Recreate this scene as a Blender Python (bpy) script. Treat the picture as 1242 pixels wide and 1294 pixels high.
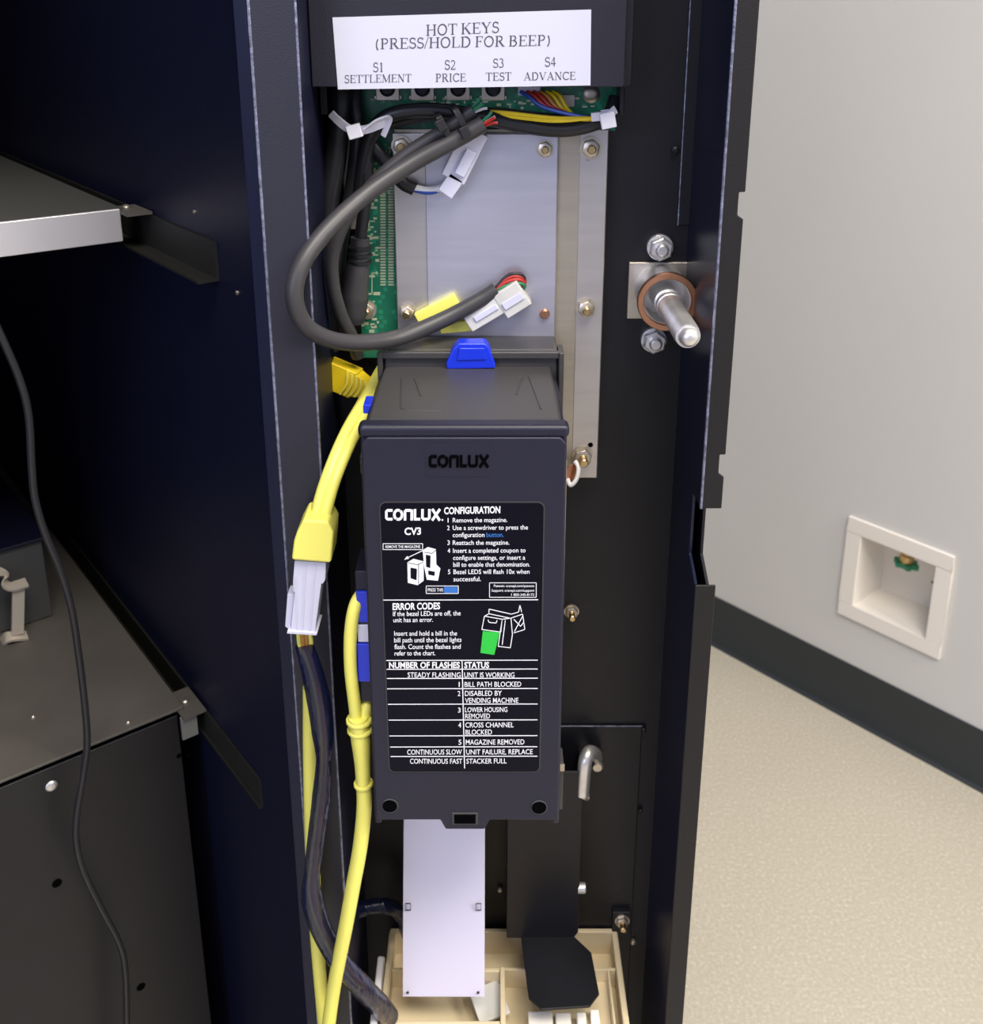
import bpy, bmesh, math, random
from mathutils import Vector, Matrix
random.seed(7)
for o in list(bpy.data.objects): bpy.data.objects.remove(o)
scn = bpy.context.scene
COL = scn.collection
PI = math.pi

# ------------------------------------------------------------------ camera
FPX, CX, CY = 1303.0, 621.0, 427.0
PITCH = math.radians(17.75)
CAMZ = 1.19
cd = bpy.data.cameras.new('camera'); cam = bpy.data.objects.new('camera', cd); COL.objects.link(cam)
cam.location = (0, 0, CAMZ); cam.rotation_euler = (PI/2 - PITCH, 0, 0)
cd.sensor_fit = 'VERTICAL'; cd.sensor_height = 36.0; cd.sensor_width = 36.0
cd.lens = 36.0*FPX/1294.0
cd.shift_y = -(647.0 - CY)/1294.0
cd.clip_start = 0.01
cd.dof.use_dof = True; cd.dof.focus_distance = 0.50; cd.dof.aperture_fstop = 20.0
scn.camera = cam

# ------------------------------------------------------------------ world, lamps, exposure
w = bpy.data.worlds.new('world'); scn.world = w; w.use_nodes = True
bg = w.node_tree.nodes['Background']
bg.inputs[0].default_value = (0.72, 0.77, 1.0, 1); bg.inputs[1].default_value = 0.46
def area(name, loc, target, sx, sy, power, col):
    l = bpy.data.lights.new(name, 'AREA'); l.shape = 'RECTANGLE'; l.size = sx; l.size_y = sy
    l.energy = power; l.color = col
    o = bpy.data.objects.new(name, l); COL.objects.link(o)
    o.location = loc
    o.rotation_euler = (Vector(target) - Vector(loc)).to_track_quat('-Z', 'Y').to_euler()
    return o
area('window_light', (-1.6, -2.3, 2.0), (0.0, 0.5, 0.8), 1.6, 1.6, 38, (0.66, 0.71, 1.0))
area('ceiling_light', (0.45, -0.35, 2.7), (0.1, 0.5, 0.6), 1.3, 0.8, 62, (1.0, 0.93, 0.82))
area('room_light', (2.2, -0.2, 2.3), (0.8, 1.3, 0.2), 1.2, 0.8, 92, (1.0, 0.95, 0.86))
scn.view_settings.view_transform = 'Standard'
scn.view_settings.look = 'None'
scn.view_settings.exposure = 0.0
scn.view_settings.gamma = 1.0
scn.view_settings.use_curve_mapping = False

# ------------------------------------------------------------------ pixel -> point in the place
SN, CS = math.sin(PITCH), math.cos(PITCH)
def ray(px, py):
    u = (px - CX)/FPX; v = (CY - py)/FPX
    return Vector((u, CS + v*SN, -SN + v*CS))
ORG = Vector((0, 0, CAMZ))
def P(px, py, Y):
    r = ray(px, py); return ORG + r*(Y/r.y)
def PP(px, py, p0, n):
    r = ray(px, py); return ORG + r*((Vector(p0) - ORG).dot(n)/r.dot(n))
def X(px, py, Y): return P(px, py, Y).x
def Z(py, Y): return P(CX, py, Y).z

# ------------------------------------------------------------------ materials
M = {}
def mat(name, col, rough=0.5, metal=0.0, bump=0.0, bscale=400.0, coat=0.0, var=0.0, vscale=30.0,
        trans=0.0, sub=0.0, spec=0.5, dist=0.001, aniso=None):
    m = bpy.data.materials.new(name); m.use_nodes = True
    nt = m.node_tree; b = nt.nodes['Principled BSDF']
    b.inputs['Base Color'].default_value = (*col, 1)
    b.inputs['Roughness'].default_value = rough
    b.inputs['Metallic'].default_value = metal
    b.inputs['Coat Weight'].default_value = coat
    b.inputs['Coat Roughness'].default_value = 0.12
    b.inputs['Specular IOR Level'].default_value = spec
    if trans: b.inputs['Transmission Weight'].default_value = trans
    if sub:
        b.inputs['Subsurface Weight'].default_value = sub
        b.inputs['Subsurface Radius'].default_value = (0.004, 0.004, 0.004)
        b.inputs['Subsurface Scale'].default_value = 1.0
    tc = nt.nodes.new('ShaderNodeTexCoord')
    if bump or var:
        mp = nt.nodes.new('ShaderNodeMapping'); nt.links.new(tc.outputs['Object'], mp.inputs[0])
        if aniso: mp.inputs['Scale'].default_value = aniso
    if bump:
        n = nt.nodes.new('ShaderNodeTexNoise'); n.inputs['Scale'].default_value = bscale; n.inputs['Detail'].default_value = 3
        nt.links.new(mp.outputs[0], n.inputs['Vector'])
        bp = nt.nodes.new('ShaderNodeBump'); bp.inputs['Strength'].default_value = bump; bp.inputs['Distance'].default_value = dist
        nt.links.new(n.outputs['Fac'], bp.inputs['Height']); nt.links.new(bp.outputs[0], b.inputs['Normal'])
    if var:
        n = nt.nodes.new('ShaderNodeTexNoise'); n.inputs['Scale'].default_value = vscale; n.inputs['Detail'].default_value = 5
        nt.links.new(mp.outputs[0], n.inputs['Vector'])
        r = nt.nodes.new('ShaderNodeValToRGB')
        r.color_ramp.elements[0].position = 0.3; r.color_ramp.elements[1].position = 0.7
        r.color_ramp.elements[0].color = (*[c*(1-var) for c in col], 1)
        r.color_ramp.elements[1].color = (*[min(1, c*(1+var)) for c in col], 1)
        nt.links.new(n.outputs['Fac'], r.inputs[0]); nt.links.new(r.outputs[0], b.inputs['Base Color'])
    M[name] = m
    return m
mat('black_paint', (0.0060, 0.0060, 0.0090), 0.42, spec=0.4, bump=0.25, bscale=900, dist=0.0004, var=0.15)
mat('flange_paint', (0.0155, 0.0150, 0.0270), 0.45, bump=0.35, bscale=1200, dist=0.0004)
mat('latch_paint', (0.010, 0.009, 0.010), 0.5, bump=0.35, bscale=1200, dist=0.0004, spec=0.35)
mat('cover_paint', (0.0105, 0.0102, 0.019), 0.45, bump=0.35, bscale=1200, dist=0.0004, spec=0.45)
mat('inner_paint', (0.0060, 0.0068, 0.021), 0.42, bump=0.2, bscale=500, dist=0.0004, spec=0.25)
mat('rail_paint', (0.014, 0.014, 0.012), 0.5, spec=0.3)
mat('handle_metal', (0.62, 0.56, 0.47), 0.35, metal=0.45)
mat('blue_sheen', (0.0045, 0.0065, 0.026), 0.3, spec=0.4)  # bluish reflection on the black paint put into the base colour
mat('edge_glint', (0.20, 0.21, 0.30), 0.3, metal=0.5, coat=0.4, bump=0.5, bscale=700, dist=0.0008, var=0.5, vscale=320)  # edge highlights and bare-metal wear put into a speckled silver colour
mat('deck_paint', (0.075, 0.068, 0.060), 0.6, bump=0.2, bscale=600, dist=0.0004, var=0.1)
mat('clip_grey', (0.14, 0.14, 0.13), 0.5)
mat('shelf_grey', (0.050, 0.050, 0.048), 0.6, bump=0.15, bscale=600, dist=0.0004)
mat('box_grey', (0.055, 0.055, 0.055), 0.55, bump=0.2, bscale=600, dist=0.0004)
mat('wall_paint', (0.66, 0.65, 0.625), 0.75, bump=0.12, bscale=120, dist=0.002, var=0.015, vscale=3)
mat('rubber_base', (0.022, 0.027, 0.030), 0.5)
mat('white_plastic', (0.88, 0.83, 0.76), 0.45)
mat('cream_plastic', (0.66, 0.55, 0.36), 0.5, var=0.05, vscale=12)
mat('pale_plastic', (0.66, 0.64, 0.66), 0.4)
mat('zinc', (0.60, 0.54, 0.45), 0.38, metal=0.9, var=0.12, vscale=60, bump=0.1, bscale=300)
mat('bright_steel', (0.80, 0.78, 0.76), 0.34, metal=0.8, var=0.12, vscale=90, bump=0.1, bscale=250)
mat('plate_alu', (0.50, 0.45, 0.37), 0.42, metal=0.8, bump=0.05, bscale=60, aniso=(1, 1, 12), var=0.06, vscale=18)
mat('sheen_alu', (0.62, 0.61, 0.70), 0.34, metal=0.75, bump=0.04, bscale=60, aniso=(1, 1, 10), var=0.06, vscale=14)  # paler lavender aluminium, a reflection put into the colour
mat('cover_alu', (0.60, 0.565, 0.55), 0.36, metal=0.8, bump=0.04, bscale=60, aniso=(1, 1, 10), var=0.06, vscale=14)
mat('shelf_metal', (0.78, 0.76, 0.78), 0.38, metal=0.75)
mat('brass', (0.62, 0.45, 0.22), 0.3, metal=1.0)
mat('copper', (0.66, 0.33, 0.19), 0.32, metal=1.0)
mat('black_plastic', (0.0120, 0.0120, 0.0270), 0.42, spec=0.42, bump=0.2, bscale=1500, dist=0.0003)
mat('top_plastic', (0.045, 0.043, 0.044), 0.42, bump=0.15, bscale=1500, dist=0.0003)  # black plastic lightened, the top cap's reflected light put into the colour
mat('hole_black', (0.0015, 0.0015, 0.002), 0.9, spec=0.02)
mat('label_black', (0.0016, 0.0018, 0.0075), 0.22, spec=0.16)
mat('print_white', (0.86, 0.86, 0.90), 0.5)
mat('print_blue', (0.03, 0.16, 0.52), 0.5)
mat('print_green', (0.02, 0.52, 0.05), 0.5)
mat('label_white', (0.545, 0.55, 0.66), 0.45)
mat('print_ink', (0.06, 0.05, 0.07), 0.6)
mat('blue_plastic', (0.006, 0.03, 0.62), 0.3, coat=0.3)
mat('yellow_rubber', (0.92, 0.86, 0.17), 0.4, sub=0.1)
mat('yellow_deep', (0.82, 0.60, 0.015), 0.4)
mat('nylon_white', (0.66, 0.66, 0.80), 0.35, sub=0.15)
mat('nylon_clear', (0.66, 0.65, 0.62), 0.3, sub=0.2)
mat('tie_white', (0.72, 0.71, 0.80), 0.35, sub=0.15)
mat('cable_black', (0.014, 0.014, 0.017), 0.38, bump=0.08, bscale=900, dist=0.0003)
mat('cable_grey', (0.040, 0.038, 0.042), 0.45)
mat('sleeve', (0.007, 0.010, 0.042), 0.13, coat=0.2, spec=0.4, bump=0.8, bscale=95, dist=0.004, aniso=(1, 1, .35))
M['sleeve'].node_tree.nodes['Principled BSDF'].inputs['Alpha'].default_value = 0.80
mat('wire_red', (0.50, 0.03, 0.02), 0.4)
mat('wire_green', (0.02, 0.22, 0.10), 0.4)
mat('wire_blue', (0.03, 0.09, 0.45), 0.4)
mat('wire_white', (0.75, 0.75, 0.78), 0.4)
mat('wire_orange', (0.55, 0.25, 0.05), 0.4)
mat('valve_green', (0.02, 0.27, 0.13), 0.4)
mat('ribbon_white', (0.66, 0.63, 0.76), 0.3, coat=0.15)
mat('silver_print', (0.50, 0.58, 0.40), 0.5)
# circuit board: green lacquer with lighter tracks
def pcb():
    m = mat('pcb_green', (0.006, 0.085, 0.045), 0.3); nt = m.node_tree; b = nt.nodes['Principled BSDF']
    tc = nt.nodes['Texture Coordinate']
    v = nt.nodes.new('ShaderNodeTexVoronoi'); v.distance = 'CHEBYCHEV'; v.inputs['Scale'].default_value = 260
    nt.links.new(tc.outputs['Object'], v.inputs['Vector'])
    r = nt.nodes.new('ShaderNodeValToRGB')
    r.color_ramp.elements[0].color = (0.02, 0.27, 0.15, 1); r.color_ramp.elements[1].color = (0.008, 0.17, 0.095, 1)
    r.color_ramp.elements[0].position = 0.25; r.color_ramp.elements[1].position = 0.32
    nt.links.new(v.outputs['Distance'], r.inputs[0]); nt.links.new(r.outputs[0], b.inputs['Base Color'])
pcb()
# floor: beige speckled sheet
def floor_mat():
    m = mat('floor_sheet', (0.55, 0.50, 0.41), 0.45); nt = m.node_tree; b = nt.nodes['Principled BSDF']
    tc = nt.nodes['Texture Coordinate']
    n1 = nt.nodes.new('ShaderNodeTexNoise'); n1.inputs['Scale'].default_value = 210; n1.inputs['Detail'].default_value = 6; n1.inputs['Roughness'].default_value = 0.65
    n2 = nt.nodes.new('ShaderNodeTexNoise'); n2.inputs['Scale'].default_value = 3.5; n2.inputs['Detail'].default_value = 3
    r1 = nt.nodes.new('ShaderNodeValToRGB')
    e = r1.color_ramp.elements; e[0].position = 0.36; e[1].position = 0.72
    e[0].color = (0.50, 0.45, 0.355, 1); e[1].color = (0.76, 0.71, 0.60, 1)
    k = r1.color_ramp.elements.new(0.55); k.color = (0.57, 0.52, 0.42, 1)
    r2 = nt.nodes.new('ShaderNodeValToRGB')
    r2.color_ramp.elements[0].color = (0.88, 0.87, 0.86, 1); r2.color_ramp.elements[1].color = (1, 1, 1, 1)
    mx = nt.nodes.new('ShaderNodeMix'); mx.data_type = 'RGBA'; mx.blend_type = 'MULTIPLY'; mx.inputs['Factor'].default_value = 1
    for n in (n1, n2): nt.links.new(tc.outputs['Object'], n.inputs['Vector'])
    nt.links.new(n1.outputs['Fac'], r1.inputs[0]); nt.links.new(n2.outputs['Fac'], r2.inputs[0])
    nt.links.new(r1.outputs[0], mx.inputs[6]); nt.links.new(r2.outputs[0], mx.inputs[7])
    nt.links.new(mx.outputs[2], b.inputs['Base Color'])
    bp = nt.nodes.new('ShaderNodeBump'); bp.inputs['Strength'].default_value = 0.15; bp.inputs['Distance'].default_value = 0.001
    nt.links.new(n1.outputs['Fac'], bp.inputs['Height']); nt.links.new(bp.outputs[0], b.inputs['Normal'])
floor_mat()

# ------------------------------------------------------------------ builders (all shapes given in world metres)
def nb(): return bmesh.new()
def wloc(o):
    v = Vector((0, 0, 0))
    while o: v += o.location; o = o.parent
    return v
def obj(name, bm, m, parent=None, bev=0.0, seg=2, smooth=True, ang=35):
    if parent is not None:
        off = wloc(parent)
        for v in bm.verts: v.co -= off
    bmesh.ops.remove_doubles(bm, verts=bm.verts, dist=1e-7)
    bmesh.ops.recalc_face_normals(bm, faces=bm.faces)
    me = bpy.data.meshes.new(name); bm.to_mesh(me); bm.free()
    o = bpy.data.objects.new(name, me); COL.objects.link(o)
    me.materials.append(M[m]); o.parent = parent
    if smooth:
        for p in me.polygons: p.use_smooth = True
        me.set_sharp_from_angle(angle=math.radians(ang))
    if bev:
        b = o.modifiers.new('bevel', 'BEVEL'); b.width = bev; b.segments = seg; b.limit_method = 'ANGLE'
        b.angle_limit = math.radians(40); b.harden_normals = True
    return o
def tag(o, label, cat, group=None):
    o['label'] = label; o['category'] = cat
    if group: o['group'] = group
    return o
def thing(name, label, cat, loc, group=None):
    o = bpy.data.objects.new(name, None); COL.objects.link(o); o.location = loc; o.empty_display_size = 0.02
    return tag(o, label, cat, group)
def struct(o): o['kind'] = 'structure'; return o

def hexa(bm, c):          # 8 corners: bottom loop 4, top loop 4
    v = [bm.verts.new(p) for p in c]
    for f in ((3,2,1,0), (4,5,6,7), (0,1,5,4), (1,2,6,5), (2,3,7,6), (3,0,4,7)): bm.faces.new([v[i] for i in f])
def box(bm, x0, x1, y0, y1, z0, z1):
    hexa(bm, [(x0,y0,z0),(x1,y0,z0),(x1,y1,z0),(x0,y1,z0),(x0,y0,z1),(x1,y0,z1),(x1,y1,z1),(x0,y1,z1)])
def obox(bm, c, ax, ay, az):   # centre, three half-axis vectors
    c, ax, ay, az = map(Vector, (c, ax, ay, az))
    hexa(bm, [c-ax-ay-az, c+ax-ay-az, c+ax+ay-az, c-ax+ay-az, c-ax-ay+az, c+ax-ay+az, c+ax+ay+az, c-ax+ay+az])
def prism(bm, poly, d):        # polygon of 3D points, extruded by vector d
    d = Vector(d)
    a = [bm.verts.new(Vector(p)) for p in poly]; b = [bm.verts.new(Vector(p)+d) for p in poly]
    n = len(a)
    bm.faces.new(a[::-1]); bm.faces.new(b)
    for i in range(n): bm.faces.new((a[i], a[(i+1) % n], b[(i+1) % n], b[i]))
def frame_of(d):
    d = Vector(d).normalized()
    a = Vector((0,0,1)) if abs(d.z) < 0.9 else Vector((1,0,0))
    u = d.cross(a).normalized(); return u, d.cross(u).normalized()
def lathe(bm, p0, d, prof, n=20, rot=0.0):   # prof: (distance along d, radius)
    p0 = Vector(p0); d = Vector(d).normalized(); u, v = frame_of(d)
    rings = []
    for t, r in prof:
        if r <= 1e-6: rings.append([bm.verts.new(p0 + d*t)]); continue
        rings.append([bm.verts.new(p0 + d*t + (u*math.cos(rot+2*PI*i/n) + v*math.sin(rot+2*PI*i/n))*r) for i in range(n)])
    for a, b in zip(rings, rings[1:]):
        for i in range(n):
            j = (i+1) % n
            if len(a) == 1 and len(b) == 1: continue
            if len(a) == 1: bm.faces.new((a[0], b[i], b[j]))
            elif len(b) == 1: bm.faces.new((a[i], a[j], b[0]))
            else: bm.faces.new((a[i], a[j], b[j], b[i]))
    if len(rings[0]) > 1: bm.faces.new(rings[0][::-1])
    if len(rings[-1]) > 1: bm.faces.new(rings[-1])
def hoop(bm, p0, d, prof, n=32):       # closed ring: the outline goes all the way round the axis
    p0 = Vector(p0); d = Vector(d).normalized(); u, v = frame_of(d)
    rr = [[bm.verts.new(p0 + d*t + (u*math.cos(2*PI*i/n) + v*math.sin(2*PI*i/n))*r) for i in range(n)] for t, r in prof]
    for k in range(len(rr)):
        a, b = rr[k], rr[(k+1) % len(rr)]
        for i in range(n): bm.faces.new((a[i], a[(i+1) % n], b[(i+1) % n], b[i]))
def smooth_path(pts, k=8):
    pts = [Vector(p) for p in pts]
    if len(pts) < 3: return pts
    q = [pts[0]*2 - pts[1]] + pts + [pts[-1]*2 - pts[-2]]
    out = []
    for i in range(1, len(q)-2):
        a, b, c, d = q[i-1], q[i], q[i+1], q[i+2]
        for s in range(k):
            t = s/k
            out.append(0.5*((2*b) + (c-a)*t + (2*a-5*b+4*c-d)*t*t + (3*b-a-3*c+d)*t*t*t))
    out.append(pts[-1]); return out
def tube(bm, pts, r, n=12, k=8, flat=1.0):
    """round (or flattened) cable through points; r number or list per control point"""
    c = len(pts); path = smooth_path(pts, k)
    rr = [r]*c if not isinstance(r, (list, tuple)) else list(r)
    m = len(path); rings = []
    u = None
    for i, p in enumerate(path):
        t = (path[min(i+1, m-1)] - path[max(i-1, 0)]).normalized()
        if u is None: u, _ = frame_of(t)
        u = (u - t*u.dot(t)).normalized(); v = t.cross(u)
        s = i/(m-1)*(c-1); a = min(int(s), c-2); f = s - a
        R = rr[a]*(1-f) + rr[a+1]*f
        rings.append([bm.verts.new(p + u*math.cos(2*PI*j/n)*R + v*math.sin(2*PI*j/n)*R*flat) for j in range(n)])
    for a, b in zip(rings, rings[1:]):
        for i in range(n): bm.faces.new((a[i], a[(i+1) % n], b[(i+1) % n], b[i]))
    bm.faces.new(rings[0][::-1]); bm.faces.new(rings[-1])
def strap(bm, pts, w, th, side, k=6):  # flat band, width along 'side'
    path = smooth_path(pts, k); m = len(path); rings = []
    side = Vector(side).normalized()
    for i, p in enumerate(path):
        t = (path[min(i+1, m-1)] - path[max(i-1, 0)]).normalized()
        s = (side - t*side.dot(t)).normalized(); nn = t.cross(s)
        rings.append([bm.verts.new(p + s*a*w/2 + nn*b*th/2) for a, b in ((-1,-1),(1,-1),(1,1),(-1,1))])
    for a, b in zip(rings, rings[1:]):
        for i in range(4): bm.faces.new((a[i], a[(i+1) % 4], b[(i+1) % 4], b[i]))
    bm.faces.new(rings[0][::-1]); bm.faces.new(rings[-1])
def flat_poly(bm, pts): bm.faces.new([bm.verts.new(Vector(p)) for p in pts])
def rrect(x0, x1, z0, z1, r, n=5):
    out = []
    for cx, cz, a0 in ((x1-r, z1-r, 0), (x0+r, z1-r, 90), (x0+r, z0+r, 180), (x1-r, z0+r, 270)):
        for i in range(n+1):
            a = math.radians(a0 + 90*i/n); out.append((cx + r*math.cos(a), cz + r*math.sin(a)))
    return out
FWD = Vector((0, -1, 0))     # towards the viewer, out of the door panel
def nut(root, p, d, s=0.0042, stud=0.005, washer=0.0, m='zinc', ms='brass', name='nut'):
    """hex nut with a stud through it and an optional washer"""
    p = Vector(p); d = Vector(d).normalized()
    b = nb()
    lathe(b, p, d, [(0, s*1.02), (s*0.75, s*1.02), (s*0.85, s*0.85)], 6, 0.3)
    o = obj(name, b, m, root, bev=0.0003)
    b = nb(); h = s*0.85 + stud
    lathe(b, p, d, [(0, s*0.48), (h*0.95, s*0.48), (h, s*0.38)], 14); obj('stud', b, ms, o)
    if washer:
        b = nb(); lathe(b, p - d*0.0003, d, [(0, washer), (0.0011, washer)], 22); obj('washer', b, m, o)
    return o
def screw(root, p, d, r=0.003, m='zinc', name='screw'):
    b = nb(); d = Vector(d).normalized()
    lathe(b, Vector(p) - d*0.001, d, [(0, r), (0.0015, r), (0.0024, r*0.75), (0.0028, r*0.4), (0.0028, 0)], 16)
    return obj(name, b, m, root)

# ------------------------------------------------------------------ lettering
def sans(items, m_bm, plane):
    """items: (text, x0, x1, baseline_left, baseline_right, cap_px, weight); plane(px,py)->point"""
    tmp = []
    hc = bpy.data.curves.new('t', 'FONT'); hc.body = 'H'; ho = bpy.data.objects.new('t', hc); COL.objects.link(ho); tmp.append(ho)
    for it in items:
        c = bpy.data.curves.new('t', 'FONT'); c.body = it[0]; c.offset = it[6]; c.resolution_u = 3
        o = bpy.data.objects.new('t', c); COL.objects.link(o); tmp.append(o)
    bpy.context.view_layer.update()
    dg = bpy.context.evaluated_depsgraph_get()
    hm = bpy.data.meshes.new_from_object(ho.evaluated_get(dg)); cap = max(v.co.y for v in hm.vertices)
    bpy.data.meshes.remove(hm)
    for it, o in zip(items, tmp[1:]):
        me = bpy.data.meshes.new_from_object(o.evaluated_get(dg))
        xs = [v.co.x for v in me.vertices]; a, b = min(xs), max(xs)
        p0, p1 = plane(it[1], it[3]), plane(it[2], it[4]); up = plane(it[1], it[3]-it[5]) - p0
        vs = [m_bm.verts.new(p0 + (p1-p0)*((v.co.x-a)/(b-a)) + up*(v.co.y/cap)) for v in me.vertices]
        for p in me.polygons:
            try: m_bm.faces.new([vs[i] for i in p.vertices])
            except ValueError: pass
        bpy.data.meshes.remove(me)
    for o in tmp:
        c = o.data; bpy.data.objects.remove(o); bpy.data.curves.remove(c)

TK, TN = 0.135, 0.05   # thick and thin strokes of the serif letters
def arc(cx, cy, rx, ry, a0, a1, n=14):
    return [(cx + rx*math.cos(math.radians(a0 + (a1-a0)*i/n)), cy + ry*math.sin(math.radians(a0 + (a1-a0)*i/n))) for i in range(n+1)]
def serif_glyph(ch):
    """returns (advance width, [(polyline, width)])"""
    sf = lambda x, y, h=0.16: ([(x-h, y), (x+h, y)], TN)
    st = lambda x: ([(x, 0), (x, 1)], TK)
    lo, hi = TN/2, 1-TN/2
    G = {
     'H': (1.0, [st(.2), st(.8), ([(.2,.52),(.8,.52)],TN), sf(.2,lo), sf(.2,hi), sf(.8,lo), sf(.8,hi)]),
     'I': (.46, [st(.23), sf(.23,lo), sf(.23,hi)]),
     'T': (.86, [st(.43), sf(.43,lo), ([(.06,hi),(.80,hi)],TN), ([(.06,1),(.06,.76)],TN), ([(.80,1),(.80,.76)],TN)]),
     'E': (.84, [st(.22), ([(.06,hi),(.72,hi)],TN), ([(.06,lo),(.76,lo)],TN), ([(.22,.53),(.58,.53)],TN), ([(.72,1),(.72,.78)],TN), ([(.77,0),(.77,.24)],TN), ([(.58,.43),(.58,.63)],TN)]),
     'F': (.78, [st(.22), sf(.22,lo), ([(.06,hi),(.70,hi)],TN), ([(.22,.53),(.56,.53)],TN), ([(.70,1),(.70,.78)],TN), ([(.56,.43),(.56,.63)],TN)]),
     'L': (.82, [st(.22), sf(.22,hi), ([(.06,lo),(.75,lo)],TN), ([(.76,0),(.76,.26)],TN)]),
     'K': (1.0, [st(.22), sf(.22,lo), sf(.22,hi), ([(.24,.42),(.80,.97)],TN), ([(.42,.58),(.84,.02)],TK), sf(.80,hi,.14), sf(.84,lo,.14)]),
     'M': (1.2, [([(.2,0),(.2,1)],TN), ([(.2,1),(.6,.05)],TK), ([(.6,.05),(1.0,1)],TN), st(1.0), sf(.2,lo,.13), sf(.15,hi,.11), sf(1.0,lo), sf(1.05,hi,.11)]),
     'N': (1.02, [([(.2,0),(.2,1)],TN), ([(.2,.98),(.82,.02)],TK), ([(.82,0),(.82,1)],TN), sf(.2,lo,.13), sf(.15,hi,.12), sf(.82,hi,.13)]),
     'A': (1.0, [([(.16,.02),(.5,1)],TN), ([(.48,1),(.84,.02)],TK), ([(.28,.34),(.7,.34)],TN), sf(.15,lo,.13), sf(.84,lo,.14)]),
     'V': (1.0, [([(.16,.98),(.5,.02)],TK), ([(.5,0),(.84,.98)],TN), sf(.16,hi,.14), sf(.84,hi,.13)]),
     'Y': (.98, [([(.16,.98),(.5,.45)],TK), ([(.5,.45),(.82,.98)],TN), ([(.5,0),(.5,.46)],TK), sf(.16,hi,.14), sf(.82,hi,.13), sf(.5,lo)]),
     'X': (.98, [([(.16,.98),(.82,.02)],TK), ([(.16,.02),(.8,.98)],TN), sf(.16,hi,.14), sf(.8,hi,.13), sf(.16,lo,.13), sf(.82,lo,.14)]),
     'P': (.80, [st(.22), sf(.22,lo), ([(.06,hi),(.42,hi)],TN), (arc(.42,.735,.25,.24,90,-90),.10), ([(.22,.495),(.42,.495)],TN)]),
     'R': (.94, [st(.22), sf(.22,lo), ([(.06,hi),(.42,hi)],TN), (arc(.42,.745,.25,.23,90,-90),.10), ([(.22,.515),(.42,.515)],TN), ([(.44,.5),(.80,.02)],TK), sf(.84,lo,.1)]),
     'B': (.88, [st(.22), ([(.06,hi),(.42,hi)],TN), ([(.06,lo),(.46,lo)],TN), (arc(.42,.76,.22,.215,90,-90),.10), (arc(.45,.28,.28,.255,90,-90),.11), ([(.22,.535),(.45,.535)],TN)]),
     'D': (1.0, [st(.22), ([(.06,hi),(.44,hi)],TN), ([(.06,lo),(.44,lo)],TN), (arc(.44,.5,.42,.475,90,-90),.12)]),
     'O': (1.0, [(arc(.5,.5,.38,.47,0,360,28),.11)]),
     'C': (.92, [(arc(.52,.5,.40,.47,42,322,22),.11), ([(.82,1),(.82,.72)],TN)]),
     'S': (.70, [(arc(.34,.745,.22,.225,35,270,14)+arc(.36,.275,.25,.25,90,-145,14)[1:],.10), ([(.56,.98),(.56,.74)],TN), ([(.10,.02),(.10,.28)],TN)]),
     '1': (.60, [st(.32), sf(.32,lo), ([(.14,.84),(.32,.97)],TN)]),
     '2': (.66, [(arc(.31,.72,.22,.25,160,-20,12)+[(.42,.45),(.1,.05)],.09), ([(.08,.05),(.58,.05)],.10), ([(.58,.05),(.60,.2)],TN)]),
     '3': (.66, [(arc(.30,.76,.2,.215,150,-80,12),.09), (arc(.30,.29,.25,.27,80,-150,14),.10)]),
     '4': (.68, [([(.42,0),(.42,1)],.11), ([(.42,.98),(.06,.33)],TN), ([(.05,.31),(.62,.31)],.08)]),
     '(': (.44, [(arc(.52,.42,.40,.66,130,230,12),.10)]),
     ')': (.44, [(arc(-.08,.42,.40,.66,50,-50,12),.10)]),
     '/': (.40, [([(.02,-.04),(.36,1.04)],.06)]),
     ' ': (.30, []),
    }
    return G[ch]
def stroke(bm, pts, wd, f):
    """polyline of 2D points -> flat ribbon mapped through f"""
    n = len(pts); L = []; R = []
    for i in range(n):
        a = Vector(pts[max(i-1, 0)]); b = Vector(pts[min(i+1, n-1)]); t = (b-a)
        if t.length < 1e-9: continue
        t.normalize(); nn = Vector((-t.y, t.x)); p = Vector(pts[i])
        L.append(p + nn*wd/2); R.append(p - nn*wd/2)
    lv = [bm.verts.new(f(p.x, p.y)) for p in L]; rv = [bm.verts.new(f(p.x, p.y)) for p in R]
    for i in range(len(lv)-1): bm.faces.new((lv[i], rv[i], rv[i+1], lv[i+1]))
def serif(items, bm, plane):
    for k, (txt, x0, x1, b0, b1, cap) in enumerate(items):
        W = sum(serif_glyph(c)[0] for c in txt)
        p0, p1 = plane(x0, b0), plane(x1, b1); up = plane(x0, b0-cap) - p0
        adv = 0
        for q, c in enumerate(txt):
            wd, ss = serif_glyph(c)
            for j, (pts, sw) in enumerate(ss):
                lift = Vector((0, -1e-6*(j+1), 0))
                stroke(bm, pts, sw, lambda x, y: p0 + (p1-p0)*((adv+x)/W) + up*y + lift)
            adv += wd
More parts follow.
